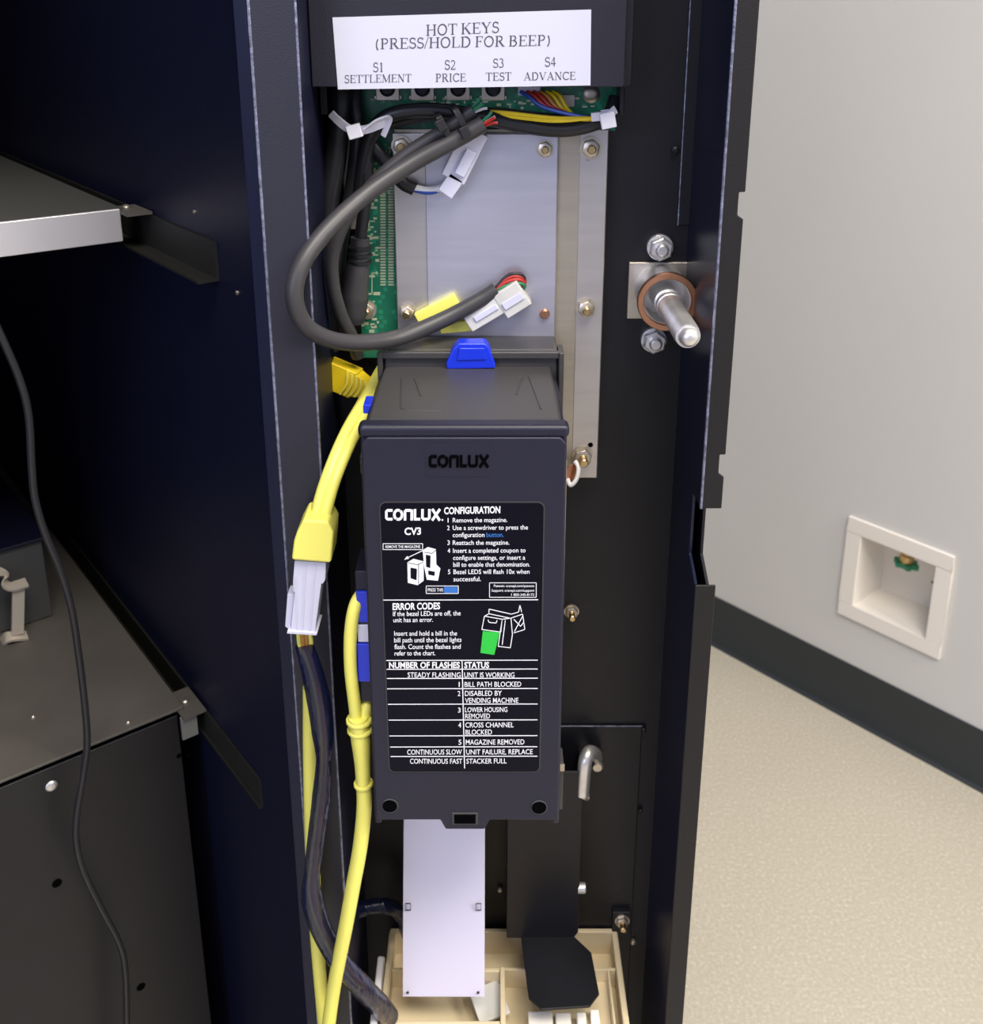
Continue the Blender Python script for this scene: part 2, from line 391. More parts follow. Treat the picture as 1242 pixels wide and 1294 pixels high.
def maker_logo(bm, plane, x0, x1, b, cap):
    """six heavy square letters, the second one an oval cut by a slash"""
    T = .24
    L = [(.74, [([(.70,.88),(.22,.88),(.12,.80),(.12,.20),(.22,.12),(.70,.12)],T)]),
         (.98, [(arc(.46,.5,.34,.40,62,238,14),T), (arc(.50,.5,.34,.40,242,418,14),T)]),
         (.92, [([(.14,0),(.14,.88)],T), ([(.14,.88),(.72,.88)],T), ([(.76,.95),(.76,0)],T)]),
         (.70, [([(.14,1),(.14,.12)],T), ([(.05,.12),(.64,.12)],T)]),
         (.94, [([(.14,1),(.14,.2),(.24,.12),(.68,.12),(.78,.2),(.78,1)],T)]),
         (.92, [([(.10,1),(.82,0)],T), ([(.82,1),(.10,0)],T)])]
    W = sum(l[0] for l in L); p0, p1 = plane(x0, b), plane(x1, b); up = plane(x0, b-cap) - p0; adv = 0
    for wd, ss in L:
        for j, (pts, sw) in enumerate(ss):
            stroke(bm, pts, sw, lambda x, y: p0 + (p1-p0)*((adv+x)/W) + up*y + Vector((0, -1e-6*j, 0)))
        adv += wd
def pline(bm, plane, pts, w=1.0):
    for (a, b), (c, d) in zip(pts, pts[1:]):
        t = Vector((c-a, d-b)); t.normalize(); n = Vector((-t.y, t.x))*w/2
        flat_poly(bm, [plane(a+n.x, b+n.y), plane(c+n.x, d+n.y), plane(c-n.x, d-n.y), plane(a-n.x, b-n.y)])

# ================================================================== THE ROOM
WA = Vector((0.4324, 1.757, 0)); WB = Vector((0.785, 1.3545, 0))
wd_ = (WB - WA).normalized()                      # along the wall, towards the viewer's right
wn = Vector((wd_.y, -wd_.x, 0));                  # out of the wall, into the room
if wn.dot(-WA) < 0: wn = -wn
b = nb(); box(b, -3.2, 3.6, -2.6, 5.0, -0.05, 0.0); struct(obj('floor', b, 'floor_sheet'))
def wpt(a, z, d=0.0): return WA + wd_*a + Vector((0, 0, z)) + wn*d
def wproj(px, py):
    p = PP(px, py, WA, wn); return (p - WA).dot(wd_), p.z
cor = [wproj(*c) for c in ((1075.2, 650.4), (1207.8, 703.1), (1188, 832.7), (1059.5, 772.5))]
a0 = (cor[0][0]+cor[3][0])/2; a1 = (cor[1][0]+cor[2][0])/2
z1 = (cor[0][1]+cor[1][1])/2; z0 = (cor[2][1]+cor[3][1])/2
bd = (a1-a0)*0.145
h0, h1, g0, g1 = a0+bd*0.8, a1-bd*0.8, z0+bd*0.8, z1-bd*0.8      # hole in the wall
def wbox(bm, A0, A1, Z0, Z1, D0, D1):
    hexa(bm, [wpt(A0,Z0,D1), wpt(A1,Z0,D1), wpt(A1,Z0,D0), wpt(A0,Z0,D0), wpt(A0,Z1,D1), wpt(A1,Z1,D1), wpt(A1,Z1,D0), wpt(A0,Z1,D0)])
b = nb()
for A0, A1, Z0, Z1 in ((-2.6, h0, 0, 2.9), (h1, 3.6, 0, 2.9), (h0, h1, 0, g0), (h0, h1, g1, 2.9)):
    wbox(b, A0, A1, Z0, Z1, -0.12, 0)
struct(obj('wall_right', b, 'wall_paint'))
b = nb()
prof = [(0.0, 0.1016), (0.003, 0.1016), (0.0035, 0.010), (0.006, 0.004), (0.013, 0.0), (0.0, 0.0)]
prism(b, [wpt(-2.6, z, d) for d, z in prof], wd_*6.2)
struct(obj('baseboard_right', b, 'rubber_base'))
# recessed outlet box
ob = thing('outlet_box', 'white square recessed plumbing box with a green valve set low in the grey wall', 'utility box', wpt((a0+a1)/2, z0))
b = nb()
i0, i1, j0, j1 = a0+bd, a1-bd, z0+bd, z1-bd
for A0, A1, Z0, Z1 in ((a0, a1, z0, j0), (a0, a1, j1, z1), (a0, i0, j0, j1), (i1, a1, j0, j1)):
    wbox(b, A0, A1, Z0, Z1, 0.0, 0.006)
obj('frame', b, 'white_plastic', ob, bev=0.0012)
b = nb(); D = -0.085; t = 0.003
wbox(b, i0-t, i0, j0-t, j1+t, D, 0.001); wbox(b, i1, i1+t, j0-t, j1+t, D, 0.001)
wbox(b, i0-t, i1+t, j0-t, j0, D, 0.001); wbox(b, i0-t, i1+t, j1, j1+t, D, 0.001); wbox(b, i0-t, i1+t, j0-t, j1+t, D-t, D)
obj('recess', b, 'white_plastic', ob)
vc = PP(1146, 706, wpt(0, 0, -0.055), wn)
b = nb(); lathe(b, vc+Vector((0,0,0.016)), (0,0,-1), [(0, 0.008), (0.008, 0.008), (0.009, 0.012), (0.022, 0.012), (0.024, 0.007)], 12)
lathe(b, Vector((vc.x, vc.y, j1+.002)), (0,0,-1), [(0, .007), (j1-vc.z-.014, .007)], 12)
obj('valve_body', b, 'brass', ob)
b = nb()
q = []
for i in range(32):
    a = 2*PI*i/32; r = 0.019 + 0.0035*math.cos(6*a); q.append(vc + wd_*math.cos(a)*r + Vector((0,0,-0.014)) + wn*math.sin(a)*r*0.8)
prism(b, q, (0, 0, 0.009)); obj('valve_handle', b, 'valve_green', ob, bev=0.001)
b = nb(); 
for k in range(4):
    wbox(b, i0+(i1-i0)*(0.68+0.045*k), i0+(i1-i0)*(0.70+0.045*k), j0+(j1-j0)*0.36, j0+(j1-j0)*0.39, D, D+0.0006)
obj('moulded_marking', b, 'shelf_grey', ob)

# ================================================================== THE CABINET (left)
K0 = Vector((-0.119, 0.500, 0)); kd = Vector((-0.6101, 0.7923, 0)); kn = Vector((-0.7923, -0.6101, 0))
def kpt(t, s, z): return K0 + kd*t + kn*s + Vector((0, 0, z))
def kbox(bm, t0, t1, s0, s1, z0, z1):
    hexa(bm, [kpt(t0,s0,z0), kpt(t0,s1,z0), kpt(t1,s1,z0), kpt(t1,s0,z0), kpt(t0,s0,z1), kpt(t0,s1,z1), kpt(t1,s1,z1), kpt(t1,s0,z1)])
def kfront(px, py, t): return PP(px, py, kpt(t, 0, 0), kd)
DEPTH, WID, TOP = 0.72, 0.46, 1.62
cab = thing('kiosk_cabinet', 'black painted metal kiosk cabinet standing open at the left, its dark inside in view', 'cabinet', kpt(0.36, 0.23, 0.0))
b = nb(); kbox(b, 0.0, DEPTH, -0.004, 0.0, 0.03, TOP); obj('side_panel', b, 'inner_paint', cab)
b = nb(); kbox(b, 0.0, DEPTH, WID, WID+0.004, 0.03, TOP); obj('side_panel', b, 'inner_paint', cab)
b = nb(); kbox(b, DEPTH, DEPTH+0.004, -0.004, WID+0.004, 0.03, TOP); obj('back_panel', b, 'inner_paint', cab)
b = nb(); kbox(b, 0.0, DEPTH, 0.0, WID, 0.0, 0.03); obj('bottom_panel', b, 'inner_paint', cab)
b = nb(); kbox(b, 0.0, DEPTH, 0.0, WID, TOP-0.004, TOP); obj('top_panel', b, 'inner_paint', cab)
# front return of the cabinet side: strip beside the door, blue reflection put into its colour
b = nb(); prism(b, [(-0.1190, 0.4975, 0.03), (-0.1121, 0.4953, 0.03), (-0.1121, 0.4990, 0.03), (-0.1185, 0.5040, 0.03)], (0, 0, TOP-0.03))
obj('front_edge', b, 'blue_sheen', cab, bev=0.0006)
ZS, ZD = CAMZ-0.1135, CAMZ-0.457
for z in (ZS-0.018, ZD-0.020):
    b = nb(); kbox(b, 0.043, DEPTH-0.01, 0.0, 0.0015, z-0.006, z+0.014); kbox(b, 0.043, DEPTH-0.01, 0.0, 0.012 if z > 0.9 else 0.003, z-0.0075, z-0.006)
    obj('shelf_rail', b, 'rail_paint', cab)
for px, py in ((300, 370), (246, 268)):
    b = nb(); p = PP(px, py, K0, kn); lathe(b, p, kn, [(-0.001, 0.0013), (0.0006, 0.0013), (0.0009, 0.0006)], 12); obj('rivet', b, 'zinc', cab)
# upper shelf
sh = thing('cabinet_shelf', 'grey metal shelf with a bright folded front lip high in the dark cabinet', 'shelf', kpt(0.3, 0.2, ZS-0.004))
b = nb(); kbox(b, 0.147, DEPTH-0.012, 0.014, WID-0.01, ZS-0.0015, ZS); obj('shelf_top', b, 'shelf_grey', sh)
b = nb(); kbox(b, 0.1445, 0.147, 0.016, WID-0.012, ZS-0.0195, ZS+0.0002); kbox(b, 0.147, 0.156, 0.016, WID-0.012, ZS-0.0195, ZS-0.018)
obj('front_lip', b, 'shelf_metal', sh, bev=0.0007)
b = nb(); kbox(b, 0.133, 0.163, 0.001, 0.016, ZS-0.003, ZS-0.0014); obj('corner_tab', b, 'deck_paint', sh)
screw(sh, kpt(0.152, 0.010, ZS-0.0008), (0,0,1), 0.0028)
# lower deck with its front panel
TD = 0.1355
dk = thing('equipment_deck', 'dark grey metal deck over a black front panel low in the cabinet', 'deck', kpt(0.3, 0.2, 0.12))
b = nb(); kbox(b, TD-0.002, DEPTH-0.012, 0.014, WID-0.01, ZD-0.002, ZD); obj('deck_top', b, 'deck_paint', dk, bev=0.0005)
b = nb(); kbox(b, TD, TD+0.002, 0.018, WID-0.012, 0.12, ZD-0.0065); obj('front_panel', b, 'black_paint', dk, bev=0.0006)
b = nb(); kbox(b, TD+0.004, TD+0.006, 0.018, WID-0.012, ZD-0.02, ZD-0.002); obj('gap_shade', b, 'hole_black', dk)  # black strip put in for the shade inside the gap
b = nb(); kbox(b, TD-0.012, TD+0.02, 0.002, 0.018, ZD-0.0035, ZD-0.002); obj('corner_tab', b, 'deck_paint', dk)
b = nb(); kbox(b, TD-0.009, TD-0.007, 0.008, 0.019, ZD-0.021, ZD-0.0035); kbox(b, TD-0.007, TD+0.006, 0.008, 0.0095, ZD-0.021, ZD-0.0035)
obj('angle_clip', b, 'clip_grey', dk)
screw(dk, kpt(TD+0.004, 0.0105, ZD-0.001), (0,0,1), 0.0026)
for px, py in ((65, 993),): screw(dk, kfront(px, py, TD), -kd, 0.0038, 'bright_steel')
for px, py, r in ((72, 1116, 0.0032), (178, 1247, 0.0032), (226, 955, 0.0018), (238, 954, 0.0014)):
    b = nb(); lathe(b, kfront(px, py, TD) + kd*0.0004, -kd, [(0, r), (0.0006, r), (0.0009, r*0.8), (0.0007, 0)], 18); obj('screw_hole', b, 'hole_black', dk)
for px, py in ((42, 907), (162, 914)):
    p = PP(px, py, (0, 0, ZD), Vector((0,0,1))); screw(dk, p, (0,0,1), 0.0016)
# box with a handle on the deck
bx = thing('cash_box', 'dark grey metal box with a bent bright handle sitting on the deck in the cabinet', 'box', kpt(0.38, 0.15, ZD))
b = nb(); kbox(b, 0.303, 0.445, 0.053, 0.26, ZD+0.0005, ZD+0.068); obj('body', b, 'box_grey', bx, bev=0.001)
b = nb(); kbox(b, 0.300, 0.449, 0.050, 0.263, ZD+0.068, ZD+0.0705); obj('lid', b, 'inner_paint', bx, bev=0.0006)
def hp(px, py, out): return PP(px, py, kpt(0.303-out, 0, 0), kd)
hb = hp(22, 801, 0.018); ht = hp(23, 743, 0.018)
b = nb(); strap(b, [hb, ht], 0.0085, 0.003, kn)
strap(b, [hp(34, 736, .018), hp(16, 741, .018), hp(8, 737, .014), hp(4, 728, .008), hp(-6, 722, 0.0005)], 0.009, 0.002, kd + Vector((0,0,.3)))
strap(b, [hp(34, 803, .018), hp(12, 805, .018), hp(5, 810, .014), hp(0, 818, .008), hp(-8, 824, 0.0005)], 0.009, 0.002, kd + Vector((0,0,.3)))
obj('handle', b, 'handle_metal', bx, bev=0.0003)
# hanging black cord
cpts = [(-60, 300), (-25, 370), (0, 422), (24, 478), (36, 525), (40, 590), (44, 630), (56, 672), (75, 718), (90, 768), (99, 825), (107, 890), (110, 940), (104, 985), (97, 1028), (96, 1062), (105, 1100), (128, 1148), (150, 1190), (158, 1225), (160, 1294), (160, 1400)]
b = nb(); cp3 = [kfront(x, y, 0.112) for x, y in cpts]
cp3 += [Vector((cp3[-1].x-.01, cp3[-1].y, .40)), Vector((cp3[-1].x-.005, cp3[-1].y, .2)), Vector((cp3[-1].x+.01, cp3[-1].y+.03, .034)), Vector((cp3[-1].x+.0, cp3[-1].y+.10, .0325))]
tube(b, cp3, 0.0022, 10, 6)
tag(obj('hanging_cable', b, 'cable_black'), 'thin black cord hanging down across the dark cabinet at the left', 'cable')

# ================================================================== THE DOOR
YP, YF = 0.575, 0.495
XL, XR = -0.0895, 0.1112
XLO, XRO = -0.1119, 0.1225
Z0D, Z1D = 0.10, 1.60
door = thing('kiosk_door', 'black metal kiosk door swung open, its inner side facing out with folded edges', 'door', (0, YP, Z0D))
b = nb(); box(b, XL-0.0015, XR+0.0015, YP, YP+0.0015, Z0D, Z1D); obj('door_panel', b, 'black_paint', door)
b = nb(); box(b, XLO, XRO, YP+0.022, YP+0.0235, Z0D, Z1D); obj('outer_skin', b, 'black_paint', door)
b = nb(); box(b, XLO, XL, YF, YF+0.0015, Z0D, Z1D); hf = obj('hinge_flange', b, 'flange_paint', door, bev=0.0006)
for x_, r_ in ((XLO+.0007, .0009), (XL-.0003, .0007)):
    b = nb(); lathe(b, (x_, YF+.0004, Z0D), (0, 0, 1), [(0, r_), (Z1D-Z0D, r_)], 12); obj('rolled_edge', b, 'edge_glint', hf)  # bright glint along the flange edges put into the tubes' colour
b = nb(); box(b, XL-0.0015, XL, YF+0.0015, YP, Z0D, Z1D); box(b, XLO, XLO+0.0015, YF+0.0015, YP+0.022, Z0D, Z1D); obj('hinge_side_wall', b, 'inner_paint', door)
# latch side
zc = [Z(q, YF) for q in (243, 272, 277, 575, 598, 603, 643, 740)]
xn = XRO - 0.0030
b = nb()
prism(b, [(x, YF, z) for x, z in ((XR, zc[6]), (XRO, zc[6]), (XRO, zc[5]), (xn, zc[4]), (xn, zc[3]), (XRO, zc[3]), (XRO, zc[2]), (xn, zc[1]), (xn, zc[0]), (XRO, zc[0]), (XRO, Z1D), (XR, Z1D))], (0, 0.0015, 0))
box(b, XR, XRO, YF, YF+0.0015, Z0D, zc[7])
obj('latch_flange', b, 'latch_paint', door, bev=0.0006)
def latch_wall(x):
    bb = nb()
    prism(bb, [(x, y, z) for y, z in ((YF+0.0015, Z0D), (YP+0.022, Z0D), (YP+0.022, Z1D), (YF+0.0015, Z1D), (YF+0.0015, zc[6]), (YF+0.021, zc[6]-0.001), (YF+0.021, zc[7]+0.008), (YF+0.0015, zc[7]))], (0.0015, 0, 0))
    return bb
b = nb(); lathe(b, (XR+.0004, YF+.0005, zc[6]), (0, 0, 1), [(0, .0008), (Z1D-zc[6], .0008)], 12); obj('rolled_edge', b, 'edge_glint', door)  # latch edge glint put into the colour of this tube
obj('latch_side_wall', latch_wall(XR), 'blue_sheen', door); obj('latch_side_wall', latch_wall(XRO-0.0050), 'black_paint', door)  # inner wall has its blue sheen put into the colour
# stiffener strip, lower backing plate, rivets
zs = Z(285, YP-0.002)
b = nb(); box(b, X(855, 285, YP), X(893, 285, YP), YP-0.0022, YP, zs, Z1D); sf = obj('stiffener', b, 'black_paint', door, bev=0.0006)
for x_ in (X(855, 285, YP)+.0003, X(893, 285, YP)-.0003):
    b = nb(); lathe(b, (x_, YP-.0021, zs), (0, 0, 1), [(0, .0004), (Z1D-zs, .0004)], 8); obj('worn_glint', b, 'edge_glint', sf)  # thin silvery tubes: edge highlight and wear put into their colour
b = nb(); zb = Z(917, YP-0.0015); box(b, X(690, 917, YP), X(811, 917, YP), YP-0.0018, YP, Z0D, zb); bp_ = obj('backing_plate', b, 'black_paint', door, bev=0.0006)
b = nb(); lathe(b, (X(690, 917, YP), YP-.0017, zb-.0003), (1, 0, 0), [(0, .0004), (X(811, 917, YP)-X(690, 917, YP), .0004)], 8); obj('worn_glint', b, 'edge_glint', bp_)  # plate's top edge highlight, with wear, put into a silvery tube
for px, py, r in ((853, 190, .0022), (813, 922, .0018), (809, 1024, .0014)):
    b = nb(); lathe(b, P(px, py, YP-0.002) , FWD, [(-0.002, r), (0.0012, r), (0.002, r*.5)], 12); obj('rivet', b, 'black_paint', door)
b = nb(); lathe(b, P(850, 1118, YP-0.02), (-1, 0, 0), [(-0.002, .0018), (0.0012, .0018), (0.002, .001)], 12); obj('rivet', b, 'zinc', door)
# lone nut studs of the door panel
nut(door, P(722, 772, YP-0.0005), FWD, 0.0042, 0.006, washer=0.0048)
b = nb(); box(b, X(773, 1150, YP), X(795, 1150, YP), YP-0.006, YP-0.0015, Z(1172, YP), Z(1144, YP)); obj('stud_bracket', b, 'black_paint', door, bev=0.0006)
nut(door, P(786, 1163, YP-0.006), FWD, 0.0044, 0.005, washer=0.0052)
b = nb(); lathe(b, P(800, 1190, YP-0.0015), FWD, [(-0.001, .0022), (0.001, .0022), (0.0016, .001)], 12); obj('rivet', b, 'zinc', door)

# ------------------------------------------------------------------ header cover with the white label
YH = 0.525
hx0, hx1, hz = X(393, 110, YH), X(800, 110, YH), Z(110, YH)
hd = thing('header_cover', 'black sheet metal cover across the top of the door with a white printed label', 'cover', ((hx0+hx1)/2, YH, hz))
b = nb(); box(b, hx0+0.0005, hx1-0.0045, YH, YH+0.0015, hz, 1.40); box(b, hx0+0.0005, hx0+0.002, YH+0.0015, YP, hz, 1.40)
box(b, hx1-0.006, hx1-0.0045, YH+0.0015, YP, hz, 1.40); box(b, hx0+0.002, hx1-0.006, YH+0.0015, YH+0.012, hz, hz+0.0012)
obj('cover_shell', b, 'cover_paint', hd, bev=0.0007)
b = nb(); box(b, hx1-0.0045, hx1, YH+0.006, YP, hz, 1.40); obj('side_channel', b, 'black_paint', hd, bev=0.0007)
for pa, pb, pc in ((404, 413, 145), (783, 789, 145)):
    b = nb(); box(b, X(pa, 125, .545), X(pb, 125, .545), .545, .562, Z(pc, .545), hz); obj('side_tab', b, 'black_paint', hd, bev=0.0005)
HL = lambda px, py: P(px, py, YH-0.0003)
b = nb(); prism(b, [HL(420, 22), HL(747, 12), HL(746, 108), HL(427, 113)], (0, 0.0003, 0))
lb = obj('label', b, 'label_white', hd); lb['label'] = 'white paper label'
HT = lambda px, py: P(px, py, YH-0.00042)
b = nb()
serif([('HOT KEYS', 538, 631, 45.3, 41.3, 14), ('(PRESS/HOLD FOR BEEP)', 474, 695.5, 62.3, 57.5, 13.6),
       ('S1', 471, 485, 91, 91, 12), ('SETTLEMENT', 435, 520, 105, 103.5, 10), ('S2', 561.5, 576, 88, 88, 12), ('PRICE', 550, 589, 103.6, 103, 10.4),
       ('S3', 622.5, 637, 85.7, 85.3, 11.5), ('TEST', 613.5, 646.5, 102.2, 101.6, 10.4), ('S4', 688, 703, 84.3, 84, 12), ('ADVANCE', 661.5, 727.5, 101.6, 100.7, 10)], b, HT)
obj('lettering', b, 'print_ink', lb, smooth=False)

# ------------------------------------------------------------------ circuit board
YB = 0.566
pc = thing('circuit_board', 'green circuit board with push buttons showing under the cover and left of the metal plate', 'circuit board', P(600, 300, YB))
b = nb(); 
xa, xm, xb = X(452, 300, YB), X(540, 300, YB), X(778, 140, YB)
prism(b, [(xa, YB, Z(452, YB)), (xm, YB, Z(452, YB)), (xm, YB, Z(165, YB)), (xb, YB, Z(165, YB)), (xb, YB, Z(85, YB)), (xa, YB, Z(85, YB))], (0, 0.0016, 0))
obj('board', b, 'pcb_green', pc)
for px in (490, 534, 579, 623):
    c = P(px, 114, YB); b = nb(); box(b, c.x-.0062, c.x+.0062, YB-.0025, YB, c.z-.0052, c.z+.0062)
    for sx in (-1, 1): box(b, c.x+sx*.0062-.0012, c.x+sx*.0062+.0012, YB-.0012, YB, c.z-.0048, c.z-.0026)
    o = obj('push_button', b, 'zinc', pc, bev=0.0004)
    b = nb(); lathe(b, (c.x, YB-.0025, c.z+.001), FWD, [(0, .0042), (.0008, .0042), (.0018, .0028), (.0018, 0)], 18); obj('button_cap', b, 'black_plastic', o)
b = nb()
for k in range(60):      # printed marks and the pad column on the left margin
    py = 205 + k*3.6
    if py < 362:
        for px in (484, 494): flat_poly(b, [P(px+d, py+e, YB-.0001) for d, e in ((-3.4, -1.1), (3.4, -1.1), (3.4, 1.1), (-3.4, 1.1))])
rng = random.Random(3)
for k in range(70):
    px = rng.uniform(458, 478); py = rng.uniform(215, 440); ww = rng.uniform(1, 4.5); hh = rng.uniform(0.7, 2.2)
    flat_poly(b, [P(px+d*ww, py+e*hh, YB-.0001) for d, e in ((-1, -1), (1, -1), (1, 1), (-1, 1))])
for k in range(40):
    px = rng.uniform(455, 497); py = rng.uniform(180, 250); ww = rng.uniform(1, 3.5); hh = rng.uniform(0.7, 2)
    flat_poly(b, [P(px+d*ww, py+e*hh, YB-.00012) for d, e in ((-1, -1), (1, -1), (1, 1), (-1, 1))])
for k in range(46):
    px = rng.uniform(470, 760); py = rng.uniform(122, 140); ww = rng.uniform(1, 4); hh = rng.uniform(0.7, 1.8)
    flat_poly(b, [P(px+d*ww, py+e*hh, YB-.0001) for d, e in ((-1, -1), (1, -1), (1, 1), (-1, 1))])
obj('silkscreen', b, 'silver_print', pc, smooth=False)['kind'] = 'stuff'
b = nb(); pline(b, lambda x, y: P(x, y, YB-.00013), [(478, 345), (470, 345), (470, 372), (462, 372)], 1.2)
obj('outline_mark', b, 'silver_print', pc, smooth=False)
b = nb(); c = P(715, 127, YB); box(b, c.x-.0045, c.x+.0045, YB-.002, YB, c.z-.003, c.z+.003); obj('chip', b, 'pale_plastic', pc, bev=.0003)
b = nb(); c = P(668, 122, YB); box(b, c.x-.006, c.x+.006, YB-.006, YB, c.z+.001, c.z+.006); obj('wire_socket', b, 'nylon_white', pc, bev=.0003)
screw(pc, P(747, 119, YB), FWD, 0.0048)
nut(pc, P(463, 391, YB), FWD, 0.0046, 0.004, washer=0.0058)

# ------------------------------------------------------------------ metal mounting plate
YM = 0.563
mp = thing('mounting_plate', 'bare aluminium mounting plate with hex nuts behind the bill validator', 'plate', P(630, 600, YM))
b = nb(); x0, x1 = X(497, 300, YM), X(769.5, 160, YM)
box(b, x0+.002, x1, YM, YM+.0015, Z(604, YM), Z(163, YM)); obj('base_plate', b, 'plate_alu', mp, bev=.0004)
b = nb(); box(b, X(730, 300, YM), x1-.0004, YM-.0005, YM, Z(603, YM), Z(164, YM)); obj('edge_band', b, 'cover_alu', mp, bev=.0003)  # thin lighter band along the plate's right edge
YC = YM-.003
b = nb(); cx0, cx1 = X(499, 300, YC), X(704, 300, YC)
box(b, cx0, cx1, YC, YM, Z(560, YC), Z(168, YC)); obj('cover_plate', b, 'cover_alu', mp, bev=.0006)
b = nb(); box(b, X(539, 300, YC), cx1-.0006, YC-.0008, YC, Z(560, YC), Z(168, YC)-.0005); obj('sheen_sheet', b, 'sheen_alu', mp, bev=.0004)  # reflection on the cover plate put into a paler added sheet
b = nb(); box(b, X(434, 240, YM), X(450, 240, YM), YM, YM+.0025, Z(290, YM), Z(150, YM)); obj('side_strap', b, 'plate_alu', mp, bev=.0004)
for px, py, yy, s, st, wa in ((746, 187, YM, .0050, .004, .0062), (740, 389, YM, .0048, .005, .0058), (736, 576, YM, .0054, .007, .0064),
                              (688, 188, YC, .0042, .003, .0048), (514, 394, YC, .0042, .004, .0048), (507, 184, YC, .0044, .003, .0054)):
    nut(mp, P(px, py, yy-.0008), FWD, s, st, washer=wa)
b = nb(); lathe(b, P(688, 396, YC), FWD, [(-.001, .003), (.0015, .003), (.003, .0022), (.003, 0)], 14); obj('rivet', b, 'copper', mp)
for px, py in ((743, 200), (746, 562)):
    b = nb(); lathe(b, P(px, py, YM-.0002), FWD, [(0, .0016), (.0003, .0016), (.0003, 0)], 12); obj('slot', b, 'hole_black', mp)

# ------------------------------------------------------------------ latch pin
lp = thing('latch_pin', 'bright steel locking pin on a square plate sticking out of the door at the right', 'latch pin', P(830, 367, YP))
b = nb(); c = P(830, 367, YP-.002); hs = .0168
box(b, c.x-hs, c.x+hs, YP-.003, YP-.0002, c.z-hs, c.z+hs); obj('square_plate', b, 'zinc', lp, bev=.0006)
def lpt(y): return Vector((c.x+.0015, y, c.z+.001))
b = nb(); lathe(b, lpt(YP-.003), FWD, [(0, .0150), (.0235, .0150), (.0250, .0135), (.0250, .0126), (.0080, .0122), (.0080, 0)], 30); obj('collar', b, 'bright_steel', lp)
b = nb()
prof = [(.0246, .0140), (.0246, .0160), (.0250, .0166), (.0275, .0166), (.0280, .0162), (.0280, .0134), (.0276, .0130), (.0250, .0130)]
hoop(b, lpt(YP-.003), FWD, prof, 40); obj('retaining_ring', b, 'copper', lp)
b = nb(); r = .0066
lathe(b, lpt(YP-.0275), FWD, [(-.018, r*1.15), (.004, r*1.15), (.0045, r), (.008, r), (.0085, r*1.12), (.012, r*1.12), (.0125, r), (.0135, r*1.08), (.015, r*1.06), (.016, r), (.060, r), (.0645, r*.93), (.0645, r*.78), (.0675, r*.70), (.0695, r*.4), (.070, 0)], 28)
obj('pin', b, 'bright_steel', lp)
for px, py in ((834, 313), (826, 430)):
    b = nb(); pz = P(px, py, YP-.003)
    lathe(b, pz - FWD*.003, FWD, [(0, .0075), (.001, .0075), (.0035, .0075), (.0035, .0070)], 24)
    lathe(b, pz - FWD*.0005, FWD, [(.001, .0070), (.0055, .0070), (.0062, .0060)], 6, .4)
    lathe(b, pz, FWD, [(.005, .0038), (.0085, .0038), (.0095, .0028), (.0095, 0)], 16)
    obj('hex_bolt', b, 'bright_steel', lp, bev=.0003)

# ------------------------------------------------------------------ bill validator
YV = 0.449
vx0, vx1 = -0.0630, 0.0366
ztop = CAMZ - 0.1885; zbot = Z(1037, YV)
bv = thing('bill_validator', 'black plastic bill validator with a blue catch and printed instruction label', 'bill validator', ((vx0+vx1)/2, 0.50, zbot))
# magazine shell: rounded box with a bottom tab and feet
def ring_prism(bm, poly, y0, y1): prism(bm, [(x, y0, z) for x, z in poly], (0, y1-y0, 0))
b = nb()
tx0, tx1 = X(561, 1040, YV), X(614, 1040, YV); zt = Z(1049, YV)
fw = .0036
poly = [(vx0, zbot-.004), (vx0+fw, zbot-.004), (vx0+fw+.0006, zbot), (tx0-.002, zbot), (tx0+.0005, zt), (tx1-.0005, zt), (tx1+.002, zbot), (vx1-fw-.0006, zbot), (vx1-fw, zbot-.004), (vx1, zbot-.004),
        (vx1-.0008, ztop-.006), (vx1-.0025, ztop-.002), (vx1-.006, ztop-.0005), (vx0+.006, ztop-.0005), (vx0+.0025, ztop-.002), (vx0+.0008, ztop-.006)]
ring_prism(b, poly, YV+.002, 0.530)
obj('magazine', b, 'black_plastic', bv, bev=.0012, seg=3)
# front face plate, set below the top rim
b = nb(); zf = Z(553, YV)
poly = [(vx0+.0008, zbot+.0002), (tx0-.002, zbot+.0002), (tx0+.0008, zt+.0003), (tx1-.0008, zt+.0003), (tx1+.002, zbot+.0002), (vx1-.0008, zbot+.0002), (vx1-.0014, zf-.003), (vx1-.004, zf), (vx0+.004, zf), (vx0+.0014, zf-.003)]
ring_prism(b, poly, YV, YV+.0025); obj('front_plate', b, 'black_plastic', bv, bev=.0009, seg=3)
# top rim and cap
b = nb(); box(b, vx0-.0003, vx1+.0003, YV+.0008, YV+.0105, ztop-.0058, ztop+.0010); obj('top_rim', b, 'black_plastic', bv, bev=.0026, seg=4)
b = nb()
hexa(b, [(vx0+.002, YV+.009, ztop-.003), (vx1-.002, YV+.009, ztop-.003), (vx1-.003, .533, ztop-.003), (vx0+.003, .533, ztop-.003),
         (vx0+.004, YV+.009, ztop+.0008), (vx1-.004, YV+.009, ztop+.0008), (vx1-.005, .533, ztop+.0016), (vx0+.005, .533, ztop+.0016)])
obj('top_cap', b, 'top_plastic', bv, bev=.001)
zz = ztop+.0016
for pts in (((508, 478), (507, 508), (512, 516), (560, 518)), ((524, 478), (532, 500)), ((668, 475), (684, 516)), ((660, 478), (652, 498))):
    b = nb(); tube(b, [Vector((PP(x, y, (0, 0, zz), Vector((0,0,1))).x, PP(x, y, (0, 0, zz), Vector((0,0,1))).y, ztop+.0008+.0008*(PP(x, y, (0,0,zz), Vector((0,0,1))).y-.458)/.075)) for x, y in pts], .0005, 6, 4); obj('moulded_rib', b, 'top_plastic', bv)
